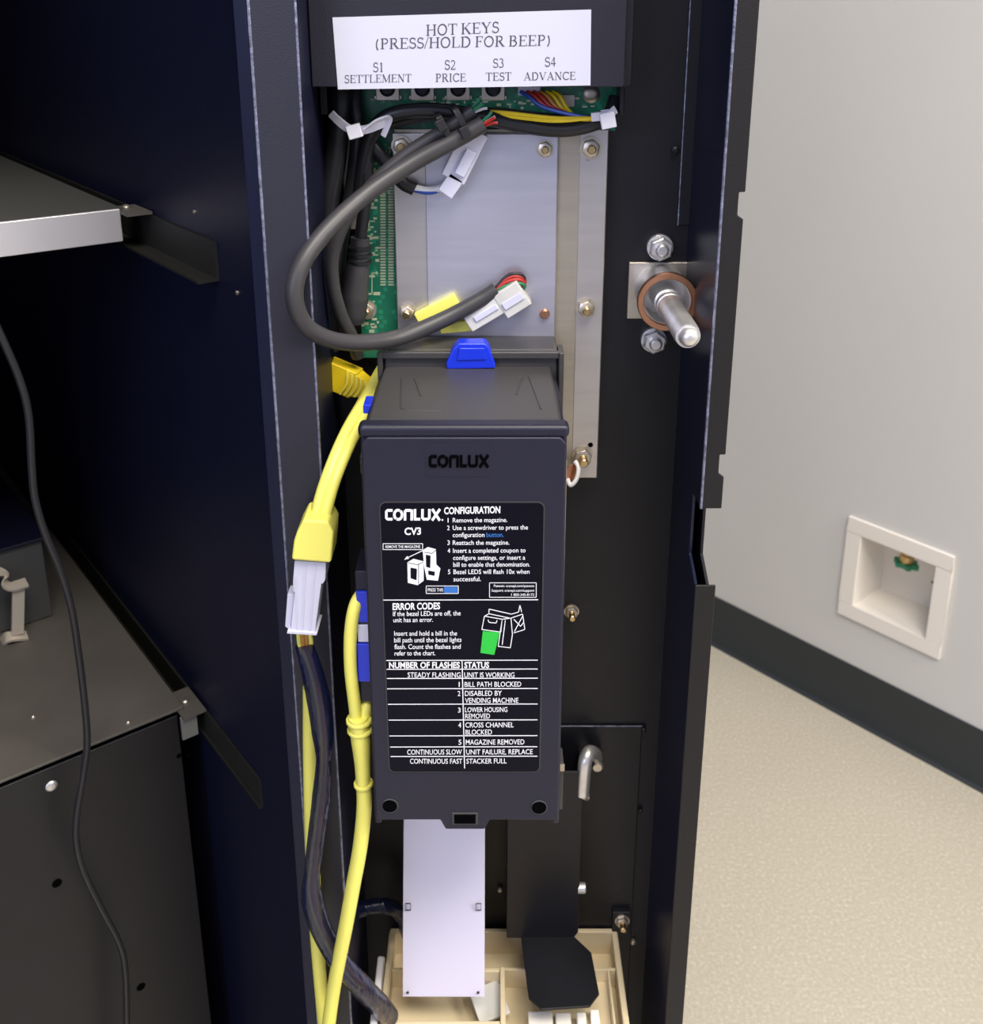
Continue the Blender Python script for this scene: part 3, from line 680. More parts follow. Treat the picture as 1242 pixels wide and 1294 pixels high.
# rear housing with its rail, ears and blue catch
zr = CAMZ - .1775
b = nb(); rx0, rx1 = X(486, 450, .54), X(704, 450, .54)
prism(b, [(rx0, y, z) for y, z in ((.533, ztop-.010), (.533, zr-.003), (.536, zr-.0005), (.5595, zr), (.5595, ztop-.2), (.540, ztop-.2))], (rx1-rx0, 0, 0))
obj('rear_housing', b, 'top_plastic', bv, bev=.0016, seg=3)
b = nb(); box(b, rx0-.002, rx1+.001, .5305, .5345, zr-.0045, zr-.0005)
box(b, rx0-.003, rx0-.0002, .529, .550, ztop-.012, zr-.0005)
box(b, rx1+.0002, rx1+.003, .529, .545, ztop-.035, zr-.0005)
obj('carry_rail', b, 'top_plastic', bv, bev=.0008)
b = nb(); cz = lambda py: Z(py, .5285)
q = [(564, 467), (626, 466), (625, 458), (618, 440), (613, 434), (579, 434), (572, 441), (564, 458)]
prism(b, [P(x, y, .5285) for x, y in q], (0, .010, 0)); o = obj('release_catch', b, 'blue_plastic', bv, bev=.0010, seg=3); o['label'] = 'blue plastic catch'
b = nb(); prism(b, [P(x, y, .5277) for x, y in ((577, 456), (615, 455), (612, 440), (580, 440))], (0, .002, 0)); obj('finger_pad', b, 'blue_plastic', o, bev=.0006)
# chassis plate edge on the right, side latch on the left
b = nb(); box(b, vx1+.0022, vx1+.0034, .500, .5595, Z(885, .5), ztop-.04); o = obj('chassis_plate', b, 'plate_alu', bv, bev=.0003)
b = nb(); box(b, vx0+.004, vx1+.0045, .540, .5595, CAMZ-.47, ztop-.19); obj('rear_block', b, 'black_plastic', bv, bev=.001)
def side_box(nm, pxa, pya, pyb, m, y0, y1, parent=bv):
    bb = nb(); box(bb, X(pxa, (pya+pyb)/2, y0), vx0+.001, y0, y1, Z(pyb, y0), Z(pya, y0)); return obj(nm, bb, m, parent, bev=.0007)
sl = side_box('side_latch', 452, 722, 887, 'black_plastic', .462, .486)
side_box('latch_slide', 450.5, 748, 787, 'blue_plastic', .4605, .475, sl); side_box('latch_slide', 451.5, 814, 862, 'blue_plastic', .4605, .475, sl)
side_box('latch_window', 451.5, 790, 812, 'nylon_white', .461, .475, sl)
side_box('side_rib', 455, 575, 600, 'black_plastic', .462, .486)
b = nb(); box(b, X(463, 520, .50), vx0+.004, .487, .500, ztop-.008, ztop-.003); o = obj('side_catch', b, 'blue_plastic', bv, bev=.0006)
b = nb(); c = P(712, 985, .47); box(b, vx1, vx1+.003, .468, .48, Z(1020, .47), Z(960, .47)); obj('hinge_clip', b, 'top_plastic', bv, bev=.0005)
b = nb(); c = P(711, 968, .466); box(b, c.x-.0015, c.x+.001, .466, .467, c.z-.0035, c.z+.0008); obj('clip_tip', b, 'zinc', bv)
# screw recesses and slot of the front plate
for px, py in ((492.5, 1018), (681, 1020)):
    p = P(px, py, YV); b = nb(); lathe(b, p + Vector((0, .0003, 0)), FWD, [(0, .0046), (.0006, .0046), (.0009, .0042), (.0006, .0038)], 24); o = obj('screw_recess', b, 'top_plastic', bv)
    b = nb(); lathe(b, p, FWD, [(0, .0038), (.0007, .0038)], 22); obj('hole', b, 'hole_black', o)
b = nb(); s0, s1 = P(574, 1039.5, YV), P(601, 1028.5, YV)
ring_prism(b, [(s0.x-.0012, s0.z-.001), (s1.x+.0012, s0.z-.001), (s1.x+.0012, s1.z+.001), (s0.x-.0012, s1.z+.001)], YV-.0005, YV+.001); o = obj('tab_slot', b, 'top_plastic', bv, bev=.0003)
b = nb(); box(b, s0.x, s1.x, YV-.0008, YV, s0.z, s1.z); obj('slot_hole', b, 'hole_black', o)
# raised maker's name in its shallow panel
b = nb(); VP_ = lambda d: (lambda px, py: P(px, py, YV-d))
e0, e1 = P(538, 602, YV), P(622, 560, YV)
pl = [(x, YV-.0002, z) for x, z in rrect(e0.x, e1.x, e0.z, e1.z, .002)]; prism(b, pl, (0, .0003, 0)); em = obj('name_panel', b, 'black_plastic', bv)
b = nb(); maker_logo(b, VP_(.00075), 541.5, 618, 591, 15.5)
ex = bmesh.ops.extrude_face_region(b, geom=b.faces[:]); bmesh.ops.translate(b, verts=[v for v in ex['geom'] if isinstance(v, bmesh.types.BMVert)], vec=(0, .0006, 0))
obj('raised_name', b, 'hole_black', em, smooth=False)  # letters blacker than the plastic, their shading put into the colour
# instruction label
c0, c1 = P(480, 635, YV), P(686, 635, YV); d0, d1 = P(493, 974, YV), P(682, 974, YV)
lx0, lx1 = (c0.x+d0.x)/2, (c1.x+d1.x)/2
b = nb(); prism(b, [(x, YV-.0004, z) for x, z in rrect(lx0-.0006, lx1+.0006, d0.z-.0006, c0.z+.0006, .0034)], (0, .0006, 0)); fr = obj('label_border', b, 'top_plastic', bv)
b = nb(); prism(b, [(x, YV-.0006, z) for x, z in rrect(lx0, lx1, d0.z, c0.z, .003)], (0, .0003, 0)); il = obj('instruction_label', b, 'label_black', bv); il['label'] = 'black printed instruction label'
LP = VP_(.00072)
N_, B_ = 0.006, 0.03
T = [('CONFIGURATION', 561, 632, 649.6, 648.2, 8.2, B_), ('CV3', 511, 532, 675.8, 675.4, 8.6, B_),
 ('1', 565.6, 566.7, 660.2, 660.2, 5.6, N_), ('Remove the magazine.', 572, 641, 660.2, 659.6, 5.6, N_),
 ('2', 565, 568, 669.8, 669.8, 5.6, N_), ('Use a screwdriver to press the', 572, 667, 669.8, 669, 5.6, N_),
 ('configuration', 572, 612, 678.8, 678.5, 5.6, N_),
 ('3', 565.3, 568.3, 688.6, 688.6, 5.6, N_), ('Reattach the magazine.', 572, 643.5, 688.6, 688.2, 5.6, N_),
 ('4', 565.5, 568.8, 698.6, 698.6, 5.6, N_), ('Insert a completed coupon to', 572.3, 664, 698.6, 698, 5.6, N_),
 ('configure settings, or insert a', 572.5, 663.5, 707.6, 707.2, 5.6, N_), ('bill to enable that denomination.', 572.7, 669.5, 716.2, 715.8, 5.6, N_),
 ('5', 566, 569, 725.4, 725.4, 5.6, N_), ('Bezel LEDS will flash 10x when', 573, 669, 725.4, 725, 5.6, N_), ('successful.', 573, 607.5, 734.6, 734.3, 5.6, N_),
 ('ERROR CODES', 496, 556, 770.6, 769.6, 8.0, B_), ('If the bezel LEDs are off, the', 496.5, 582, 778.6, 777.6, 5.8, N_), ('unit has an error.', 497, 547, 786.4, 785.8, 5.8, N_),
 ('Insert and hold a bill in the', 498, 577.5, 803.4, 803, 5.8, N_), ('bill path until the bezel lights', 498, 583, 811.8, 811.2, 5.8, N_),
 ('flash. Count the flashes and', 498.3, 582, 820.2, 819.8, 5.8, N_), ('refer to the chart.', 498.5, 550, 828.4, 828, 5.8, N_),
 ('NUMBER OF FLASHES', 491.5, 581, 844.2, 844, 7.2, B_), ('STATUS', 586.6, 618, 844, 844, 7.2, B_),
 ('STEADY FLASHING', 515, 582, 856, 856, 6.2, N_), ('UNIT IS WORKING', 586.6, 650, 856, 856, 6.2, N_),
 ('1', 579.6, 580.8, 868, 868, 6.2, N_), ('BILL PATH BLOCKED', 587, 658.5, 868, 867.6, 6.2, N_),
 ('2', 578.3, 581.6, 879.5, 879.5, 6.2, N_), ('DISABLED BY', 587.3, 634, 879.4, 879, 6.2, N_), ('VENDING MACHINE', 587.5, 655, 888.3, 888, 6.2, N_),
 ('3', 578.6, 582, 900.4, 900.4, 6, N_), ('LOWER HOUSING', 587.6, 641, 900, 899.6, 6, N_), ('REMOVED', 587.8, 619, 908, 907.8, 6, N_),
 ('4', 579, 582.6, 919.4, 919.4, 6.2, N_), ('CROSS CHANNEL', 588, 649, 919.3, 919, 6.2, N_), ('BLOCKED', 588.2, 621.5, 928.4, 928.2, 6.2, N_),
 ('5', 579.3, 583, 941, 941, 6.2, N_), ('MAGAZINE REMOVED', 588.5, 662.5, 941, 940.6, 6.2, N_),
 ('CONTINUOUS SLOW', 514.5, 583.5, 953.6, 953.3, 6.2, N_), ('UNIT FAILURE, REPLACE', 589, 673, 953.4, 953, 6.2, N_),
 ('CONTINUOUS FAST', 518, 584, 965, 965, 6.2, N_), ('STACKER FULL', 589.3, 640, 965, 964.6, 6.2, N_),
 ('REMOVE THE MAGAZINE', 487, 531, 692.6, 692.4, 3.4, N_), ('PRESS THIS', 540.5, 560, 747.4, 747.4, 4, N_),
 ('Patents: cranepi.com/patents', 624, 675, 741.8, 741.8, 3, N_), ('Support: cranepi.com/support', 621, 675, 747.6, 747.6, 3, N_), ('1 800-345-8172', 646, 675, 753, 753, 3, N_)]
b = nb(); sans(T, b, LP); maker_logo(b, LP, 486.5, 557, 657.8, 14.6)
pline(b, LP, [(558, 657), (560, 657)], 2)
for y, xa_, xb_ in ((758.3, 484, 680), (834.6, 488, 679.5), (845.8, 488.5, 679.5), (857.4, 488.8, 679.5), (870.4, 489, 679.5), (890, 490, 679.3), (910, 491, 679.2), (930, 492, 679), (944, 493, 679), (956, 493.5, 679)):
    pline(b, LP, [(xa_, y), (xb_, y-.4)], 1.1)
pline(b, LP, [(583.8, 834.6), (587, 971)], 1.2)
def rbox(bm, x0, x1, y0, y1, w=0.8): pline(bm, LP, [(x0, y0), (x1, y0), (x1, y1), (x0, y1), (x0, y0)], w)
rbox(b, 484, 534, 687, 694.5); rbox(b, 538.5, 579, 740.5, 750); rbox(b, 618.5, 677.5, 736.5, 754.8)
A = lambda pts: [(440+x/3.881, 520+y/3.881) for x, y in pts]
Bq = lambda pts: [(440+x/3.881, 740+y/3.881) for x, y in pts]
for pts in ([(290,740),(320,722),(370,735),(370,830),(340,852),(292,840)], [(365,680),(390,665),(430,675),(432,750),(452,770),(440,830),(385,825),(372,760)]):
    flat_poly(b, [LP(*q) for q in A(pts)])
pline(b, LP, A([(280, 722), (365, 682)]), 1.0); flat_poly(b, [LP(*q) for q in A([(274,727),(290,708),(298,722)])])
for pts in ([(668,150),(755,165),(748,228),(655,215),(668,150)], [(690,115),(800,140),(835,130)], [(690,115),(690,140)], [(668,150),(690,138),(795,160),(755,165)], [(685,168),(690,180),(725,184),(730,170)],
            [(835,130),(842,95),(850,130)], [(795,160),(855,140),(866,215),(812,232)], [(755,165),(735,298),(795,305),(805,240),(798,160)], [(770,170),(755,290)], [(812,165),(845,200),(860,180)], [(815,225),(855,150)]):
    pline(b, LP, Bq(pts), 1.0)
obj('white_print', b, 'print_white', il, smooth=False)
b = nb()
L2 = VP_(.00078)
for pts in ([(305,765),(337,772),(335,828),(306,818)], [(380,702),(404,707),(402,768),(382,762)], [(392,780),(425,786),(423,806),(393,800)]):
    flat_poly(b, [L2(*q) for q in A(pts)])
pline(b, L2, A([(345, 745), (345, 845)]), .7); pline(b, L2, A([(292, 742), (342, 752), (368, 738)]), .7); pline(b, L2, A([(372,690),(412,696),(430,680)]), .7)
obj('dark_print', b, 'label_black', il, smooth=False)
b = nb(); sans([('button.', 614.5, 636.5, 678.6, 678.4, 5.6, N_)], b, LP); obj('blue_print', b, 'print_blue', il, smooth=False)
b = nb(); flat_poly(b, [LP(561, 741.5), LP(578, 741.5), LP(578, 749.2), LP(561, 749.2)]); obj('blue_patch', b, 'print_blue', il, smooth=False)
b = nb(); flat_poly(b, [L2(*q) for q in Bq([(660,222),(742,230),(716,340),(648,330)])]); obj('green_print', b, 'print_green', il, smooth=False)

# ------------------------------------------------------------------ things right of the validator
b = nb()
rt = thing('ring_terminal', 'small copper coloured ring terminal hanging beside the validator below the plate', 'terminal', P(722, 597, .555))
tube(b, [P(727, 583, .5555), P(731, 592, .552), P(728, 606, .550), P(721, 613, .550), P(717, 605, .552)], .0013, 8); obj('wire', b, 'wire_white', rt)
b = nb(); lathe(b, P(722, 597, .554), (0.5, -1, .1), [(0, .0050), (.001, .0050)], 18); obj('lug', b, 'copper', rt)
b = nb()
hk = thing('bent_rod', 'short bent steel rod hooked into the door beside the validator foot', 'rod', P(745, 960, YP))
yk = .558
tube(b, [P(754, 958, YP-.003), P(752, 953, .566), P(745, 951, yk), P(740, 960, yk-.004), P(738, 975, yk-.005), P(736, 1003, yk-.005)], [.0040, .0044, .0046, .0046, .0046, .0044], 14); obj('rod', b, 'bright_steel', hk)
b = nb(); lathe(b, P(754, 964, YP-.0018), FWD, [(0, .0042), (.004, .0042), (.005, .003)], 14); obj('screw', b, 'zinc', hk)
b = nb(); tube(b, [P(732, 1003, yk-.006), P(737, 1008, yk-.008), P(743, 1010, yk-.006), P(743, 1002, yk-.005)], .0009, 8); obj('wire_tail', b, 'zinc', hk)

# black bracket with a forward tongue
YK = .550
bk = thing('support_bracket', 'black sheet metal bracket with a tongue bent forward over the cream housing', 'bracket', P(690, 1180, YK))
zk = Z(1187, YK)
b = nb()
ux0, ux1 = X(641, 1040, YK), X(735, 1040, YK)
prism(b, [(x, YK, z) for x, z in ((ux0, zk+.001), (ux1-.003, zk+.001), (ux1, zk+.006), (ux1, zk+.14), (ux0, zk+.14))], (0, .0018, 0))
obj('upright', b, 'black_paint', bk, bev=.0004)
b = nb(); box(b, ux0, ux0+.0016, YK+.0018, YP-.002, zk+.002, zk+.14); box(b, ux1-.0016, ux1, YK+.0018, YP-.002, zk+.01, zk+.14); obj('side_flange', b, 'black_paint', bk, bev=.0003)
b = nb()
q = [PP(x, y, (0, 0, zk), Vector((0,0,1))) for x, y in ((658, 1187), (724, 1186), (747, 1206), (757, 1258), (745, 1274), (684, 1278), (668, 1264))]
q[0].y = YK+.0018; q[1].y = YK+.0018
prism(b, q, (0, 0, .0018)); obj('tongue', b, 'black_paint', bk, bev=.0005)
b = nb(); lathe(b, Vector((ux1-.001, .5525, Z(1122, .5525))), (1, 0, 0), [(0, .0036), (.0048, .0036), (.0055, .0030), (.0055, 0)], 16); obj('screw', b, 'bright_steel', bk)
screw(door, P(632, 1124, YP-.0018), FWD, .0022)

# ------------------------------------------------------------------ cream plastic housing at the bottom
ZH = CAMZ - .625
hg = thing('coin_housing', 'cream plastic open topped housing at the bottom of the door under the black tongue', 'housing', (0.01, .54, ZH-.12))
def hpx(px, py, z=ZH): return PP(px, py, (0, 0, z), Vector((0,0,1)))
ox0, ox1 = hpx(493, 1176).x, hpx(779, 1176).x
yb = YP-.003; yf = .44; tw = .0035
b = nb()
box(b, ox0, ox1, yb-tw, yb, ZH-.12, ZH); box(b, ox0, ox0+tw, yf, yb-tw, ZH-.12, ZH); box(b, ox1-tw, ox1, yf, yb-tw, ZH-.12, ZH); box(b, ox0+tw, ox1-tw, yf, yf+tw, ZH-.12, ZH)
obj('outer_wall', b, 'cream_plastic', hg, bev=.0008)
b = nb(); box(b, ox0+tw, ox1-tw, yf+tw, yb-tw, ZH-.024, ZH-.020); obj('inner_floor', b, 'cream_plastic', hg)
b = nb(); yl = hpx(700, 1217).y
box(b, ox0+tw, ox1-tw, yl-.002, yl, ZH-.020, ZH-.004); box(b, ox1-.0095, ox1-.008, yf+tw, yl-.002, ZH-.020, ZH-.004); obj('inner_ledge', b, 'cream_plastic', hg, bev=.0004)
b = nb(); box(b, hpx(700,1217).x-.008, ox1-.0095, yf+.02, yl-.002, ZH-.019, ZH-.014); obj('slide_plate', b, 'cream_plastic', hg, bev=.0006)
# inner guide well for the pale sheet
gx0, gx1 = hpx(494, 1226).x, hpx(638, 1226).x; gyb = hpx(600, 1224).y
b = nb()
box(b, gx1-.0035, gx1, yf+.012, gyb, ZH-.020, ZH+.002); box(b, gx0-.004, gx0-.0005, yf+.012, gyb+.004, ZH-.020, ZH+.002); box(b, gx0-.0005, gx1-.0035, hpx(560,1291).y-.003, hpx(560, 1291).y, ZH-.020, ZH+.001)
box(b, hpx(590, 1224).x, gx1-.0035, gyb-.003, gyb, ZH-.020, ZH+.001)
obj('guide_well', b, 'cream_plastic', hg, bev=.0008)
b = nb(); obox(b, hpx(618, 1262, ZH-.006)+Vector((0,0,-.003)), (.010, .004, 0), (-.004, .012, .0), (0, 0, .001)); obj('ramp', b, 'nylon_clear', hg, bev=.0004)
b = nb(); prism(b, [Vector((gx0-.009, y, z)) for y, z in ((yf+.02, ZH-.06), (gyb+.006, ZH-.06), (gyb+.006, ZH+.004), (gyb+.001, ZH+.010), (yf+.02, ZH+.008))], (.0045, 0, 0)); obj('side_guard', b, 'pale_plastic', hg, bev=.0012)
b = nb()
for px, py, wx, hz_ in ((683, 1288, .016, .010), (712, 1290, .010, .010), (735, 1292, .006, .013), (752, 1284, .006, .008)):
    p = hpx(px, py, ZH-.006); box(b, p.x-wx/2, p.x+wx/2, p.y-.012, p.y+.006, ZH-.019, ZH-.012+hz_*.6)
obj('white_guide', b, 'white_plastic', hg, bev=.0008)
# pale flat sheet dropping from the validator into the housing
b = nb()
q0, q1 = P(561.5, 1020, .553), P(560.5, 1259, .511)
pth = [q0, q0.lerp(q1, .35) + Vector((0, -.0015, 0)), q0.lerp(q1, .7) + Vector((0, -.0012, 0)), q1]
rs = thing('bill_chute', 'pale lilac white flat plastic strip dropping from the validator into the cream housing', 'chute', q1)
strap(b, pth, .0535, .0012, (1, 0, 0), 8); obj('strip', b, 'ribbon_white', rs, bev=.0003)
for px, py in ((515.5, 1146), (604.5, 1146)):
    b = nb(); f = (py-1020)/239.; p = P(px, py, .553+(.511-.553)*f-.0030)
    for dx, dz, wx, wz in ((-.0017, 0, .00016, .0028), (.0017, 0, .00016, .0028), (0, .0028, .0017, .00016), (0, -.0028, .0017, .00016)):
        obox(b, p + Vector((dx, 0, dz)), (wx, 0, 0), (0, .0003, 0), (0, 0, wz))
    obj('locating_slot', b, 'shelf_grey', rs)
for px in (515, 604):
    b = nb(); lathe(b, P(px, 1254, .511-.0008), FWD, [(0, .001), (.0004, .001)], 10); obj('pin_hole', b, 'shelf_grey', rs)

# ================================================================== CABLES
def cab_pts(pts): return [P(x, y, d) for x, y, d in pts]
# yellow plug boot at the left of the board
yp = thing('network_plug', 'bright yellow ribbed plug boot by the lower left corner of the circuit board', 'plug', P(440, 480, .553))
b = nb()
ax = (P(470, 492, .548) - P(418, 470, .553)); ctr = P(437, 479, .550); axn = ax.normalized(); sd = Vector((0, -1, 0)); up = axn.cross(sd).normalized(); sd = up.cross(axn)
obox(b, ctr - axn*.004, axn*.0105, up*.0080, sd*.006)
hexa(b, [ctr+axn*.0055+up*a*.0072+sd*c_*.006 for a, c_ in ((-1,-1),(1,-1),(1,1),(-1,1))] + [ctr+axn*.017+up*a*.0042+sd*c_*.004 for a, c_ in ((-1,-1),(1,-1),(1,1),(-1,1))])
obj('boot', b, 'yellow_deep', yp, bev=.0008)
b = nb()
for k in range(5):
    c_ = ctr + axn*(.001+.0027*k); s_ = 1.06 - .07*k
    strap(b, [c_-up*.0068*s_+sd*.0063*s_, c_+axn*.0018+sd*.0066*s_, c_+up*.0068*s_+sd*.0063*s_], .0009, .0009, axn, 4)
obj('grip_rib', b, 'yellow_rubber', yp)
# yellow lead to the white connector
yl_ = thing('yellow_lead', 'thick yellow twin lead curving from behind the validator down to a boxy yellow boot', 'cable', P(395, 690, .478))
b = nb()
tube(b, cab_pts([(484, 466, .553), (462, 505, .535), (438, 548, .508), (418, 595, .490), (405, 635, .481), (400, 664, .478)]), .0039, 12)
tube(b, cab_pts([(486, 470, .551), (468, 512, .532), (444, 556, .505), (424, 603, .487), (413, 640, .479), (409, 664, .477)]), .0034, 12)
obj('cable', b, 'yellow_rubber', yl_)
def molded(bm, quads, y0, y1):   # stacked outline of pixel pairs -> solid between two depths
    front = [P(x, y, y0) for x, y in quads]; prism(bm, front, (0, y1-y0, 0))
b = nb(); molded(b, [(383, 657), (414, 659), (421, 672), (420, 690), (418, 712), (368, 708), (371, 684), (375, 672)], .468, .489); obj('boot', b, 'yellow_rubber', yl_, bev=.0014, seg=3)
# white connector and dark sleeve
wc = thing('wire_harness', 'shiny dark blue sleeved harness with a white connector hanging left of the validator', 'wiring harness', P(385, 760, .478))
b = nb(); molded(b, [(372, 709), (412, 711.5), (411, 733), (408, 738), (406, 738), (398, 799), (367, 797), (372, 749), (370, 747), (370, 734)], .471, .486); molded(b, [(363, 751), (372, 751), (367, 797), (360, 792)], .474, .483)
molded(b, [(363, 797), (401, 800), (400, 803.5), (362, 801)], .4695, .487)
obj('connector', b, 'nylon_white', wc, bev=.0007)
b = nb()
for pts in ([(374, 728), (376, 795)], [(386, 715), (382, 795)], [(398, 715), (392, 796)]): strap(b, [P(x, y, .4709) for x, y in pts], .0009, .0006, (1, 0, 0))
obj('connector_rib', b, 'nylon_white', wc)
for k, (m_, dx) in enumerate((('yellow_rubber', 377), ('wire_orange', 382), ('wire_orange', 387), ('yellow_rubber', 392))):
    b = nb(); tube(b, [P(dx, 800, .478), P(dx+1, 812, .477), P(dx+2 + (385-dx)*.3, 826, .477)], .0012, 8); obj('wire', b, m_, wc)
b = nb()
tube(b, cab_pts([(384, 815, .477), (392, 840, .476), (402, 880, .475), (408, 925, .474), (409, 960, .474), (406, 1005, .474), (400, 1055, .474), (394, 1105, .473), (394, 1135, .473), (405, 1172, .474), (428, 1213, .478), (458, 1248, .487), (481, 1272, .497), (492, 1285, .502)]),
     [.0049, .0056, .0066, .0062, .0042, .0052, .0050, .0046, .0064, .0062, .0063, .0066, .0068, .0062], 16, 8)
obj('sleeve', b, 'sleeve', wc)
for k, (m_, dx) in enumerate((('yellow_rubber', -3), ('wire_orange', 3), ('yellow_rubber', 1))):
    b = nb(); dz = -.0022 if k < 2 else .001
    tube(b, [P(x+dx, y, d+dz) for x, y, d in ((385, 822, .477), (393, 842, .476), (402, 880, .475), (408, 925, .474), (409, 960, .474), (406, 1005, .474), (400, 1055, .474), (394, 1105, .473), (394, 1135, .473), (405, 1172, .474), (428, 1213, .478), (458, 1248, .487))], .0011, 8); obj('wire', b, m_, wc)
# yellow cables
b = nb(); tube(b, cab_pts([(392, 868, .489), (392, 960, .489), (394, 1060, .488), (398, 1150, .489), (404, 1230, .490), (411, 1310, .490), (416, 1380, .49)]) + [Vector((-.106, .4895, .36)), Vector((-.106, .4895, .25)), Vector((-.106, .4895, .14))], .0042, 12)
tag(obj('yellow_cable', b, 'yellow_rubber'), 'yellow cable running straight down behind the dark sleeved harness', 'cable')
ys = thing('yellow_splitter_cable', 'yellow cable with a moulded splitter boot running from the validator side down to the bottom', 'cable', P(455, 950, .462))
b = nb(); tube(b, cab_pts([(461, 745, .470), (449, 765, .462), (443, 800, .460), (443, 845, .460), (448, 890, .461), (451, 915, .462)]), .0034, 12)
tube(b, cab_pts([(464, 882, .470), (462, 895, .464), (461, 915, .463)]), .0032, 12)
tube(b, cab_pts([(459, 985, .462), (460, 1020, .462), (455, 1070, .463), (446, 1120, .465), (437, 1170, .468), (428, 1215, .472), (420, 1260, .476), (414, 1310, .478), (411, 1370, .48)]) + [Vector((-.104, .479, .36)), Vector((-.102, .479, .25)), Vector((-.102, .479, .14))], .0042, 12)
obj('cable', b, 'yellow_rubber', ys)
b = nb(); tube(b, cab_pts([(453, 904, .462), (454, 915, .462), (456, 935, .462), (458, 965, .462), (459, 993, .462)]), [.0068, .0068, .0066, .0054, .0048], 14, 6, .8)
for px, py, r in ((454, 909, .0073), (455, 921, .0071), (459, 990, .0054)): lathe(b, P(px, py-2, .462), (.05, 0, -1), [(0, r*.95), (.0006, r), (.0016, r), (.0022, r*.95)], 16)
obj('splitter_boot', b, 'yellow_rubber', ys)
# two cut data cables tied together, looping left
def stub_wires(parent, p, d, cols):
    u, v = frame_of(d)
    for k, m_ in enumerate(cols):
        a = 2*PI*k/len(cols); off = (u*math.cos(a) + v*math.sin(a))*.0017
        bb = nb(); tube(bb, [Vector(p)+off*.8, Vector(p)+off*1.2+Vector(d)*.004, Vector(p)+off*1.9+Vector(d)*.0065], .0008, 6, 3); obj('wire', bb, m_, parent)
la = thing('looped_cable', 'grey black cable in the large outer loop ending in a clear connector above the validator', 'cable', P(372, 370, .488))
b = nb(); tube(b, cab_pts([(611, 156, .538), (575, 177, .537), (520, 207, .532), (462, 246, .520), (412, 292, .502), (381, 335, .490), (372, 375, .486), (384, 409, .490), (414, 428, .500), (455, 433, .515), (505, 426, .532), (560, 404, .545), (605, 380, .551), (627, 366, .553)]), .0045, 14)
obj('cable', b, 'cable_grey', la)
stub_wires(la, P(611, 156, .538), (P(625, 148, .538)-P(600, 162, .538)).normalized(), ('wire_red', 'wire_red', 'wire_white', 'wire_green'))
for k, (m_, dy) in enumerate((('wire_red', 0), ('wire_red', 4), ('wire_green', 9), ('cable_black', -3))):
    b = nb(); tube(b, cab_pts([(624, 367, .553), (640, 352+dy, .5525), (655, 349+dy, .5525), (663, 356+dy*.6, .554), (656, 368+dy*.4, .556)]), .0011, 7, 5); obj('wire', b, m_, la)
b = nb()
def slab(bm, pa, pb, hw, hd):  # block along a-b, half width across, half depth
    a, c_ = Vector(pa), Vector(pb); t = (c_-a); h = t.length/2; t.normalize(); s_ = t.cross(Vector((0, 1, 0))).normalized(); n_ = t.cross(s_)
    obox(bm, (a+c_)/2, t*h, s_*hw, n_*hd)
slab(b, P(590, 406, .5535), P(640, 376, .5535), .0060, .0045); slab(b, P(632, 386, .5535), P(662, 367, .5535), .0078, .0048)
obj('connector', b, 'nylon_clear', la, bev=.0006)
b = nb(); slab(b, P(636, 388, .5487), P(660, 373, .5487), .0022, .0008); slab(b, P(600, 404, .5487), P(628, 387, .5487), .0016, .0006); obj('connector_rib', b, 'nylon_white', la, bev=.0003)
yc = thing('yellow_connector', 'small yellow plastic connector lying behind the clear one on the plate', 'connector', P(555, 395, .556))
b = nb(); slab(b, P(530, 408, .5565), P(580, 383, .5565), .0062, .0028); slab(b, P(556, 414, .5562), P(600, 410, .5562), .0032, .0022); obj('body', b, 'yellow_rubber', yc, bev=.0006)
lb2 = thing('inner_cable', 'grey black cable in the smaller inner loop left of the plate', 'cable', P(420, 340, .53))
b = nb(); tube(b, cab_pts([(598, 139, .541), (562, 164, .541), (515, 194, .540), (472, 232, .537), (438, 276, .532), (421, 320, .530), (421, 360, .531), (431, 398, .536), (444, 425, .542), (452, 450, .548)]), .0036, 14); obj('cable', b, 'cable_grey', lb2)
stub_wires(lb2, P(598, 139, .541), (P(612, 131, .541)-P(590, 146, .541)).normalized(), ('wire_green', 'wire_white', 'wire_white', 'wire_green'))
for (x, y, d), r, nm, lab in (((569, 168, .538), .0072, 'cable_tie', 'dark tie round the pair of cut cables, the one nearer their far loop'),):
    pass
def cable_tie(px, py, lab, dx=0):
    tdir = (P(575, 177, .537)-P(520, 207, .532)).normalized()
    t_ = thing('cable_tie', lab, 'cable tie', P(px, py, .538), 'dark ties round the cut cables')
    c_ = P(px, py, .539); u, v = frame_of(tdir); s_ = Vector((0, 0, 1)) - tdir*tdir.z; s_.normalize(); n_ = tdir.cross(s_)
    bb = nb(); pts = [c_ + s_*math.cos(a)*.0088 + n_*math.sin(a)*.0052 for a in [2*PI*i/14 for i in range(15)]]
    strap(bb, pts, .0030, .0010, tdir, 3); obj('strap', bb, 'cable_black', t_)
    bb = nb(); obox(bb, c_ + FWD*.006 + s_*dx, tdir*.0024, s_*.0030, n_*.0022); obj('head', bb, 'cable_black', t_, bev=.0004)
cable_tie(561, 163, 'dark tie round the pair of cut cables, further from their cut ends', .003)
cable_tie(581, 152, 'dark tie round the pair of cut cables, nearest their cut ends', -.006)
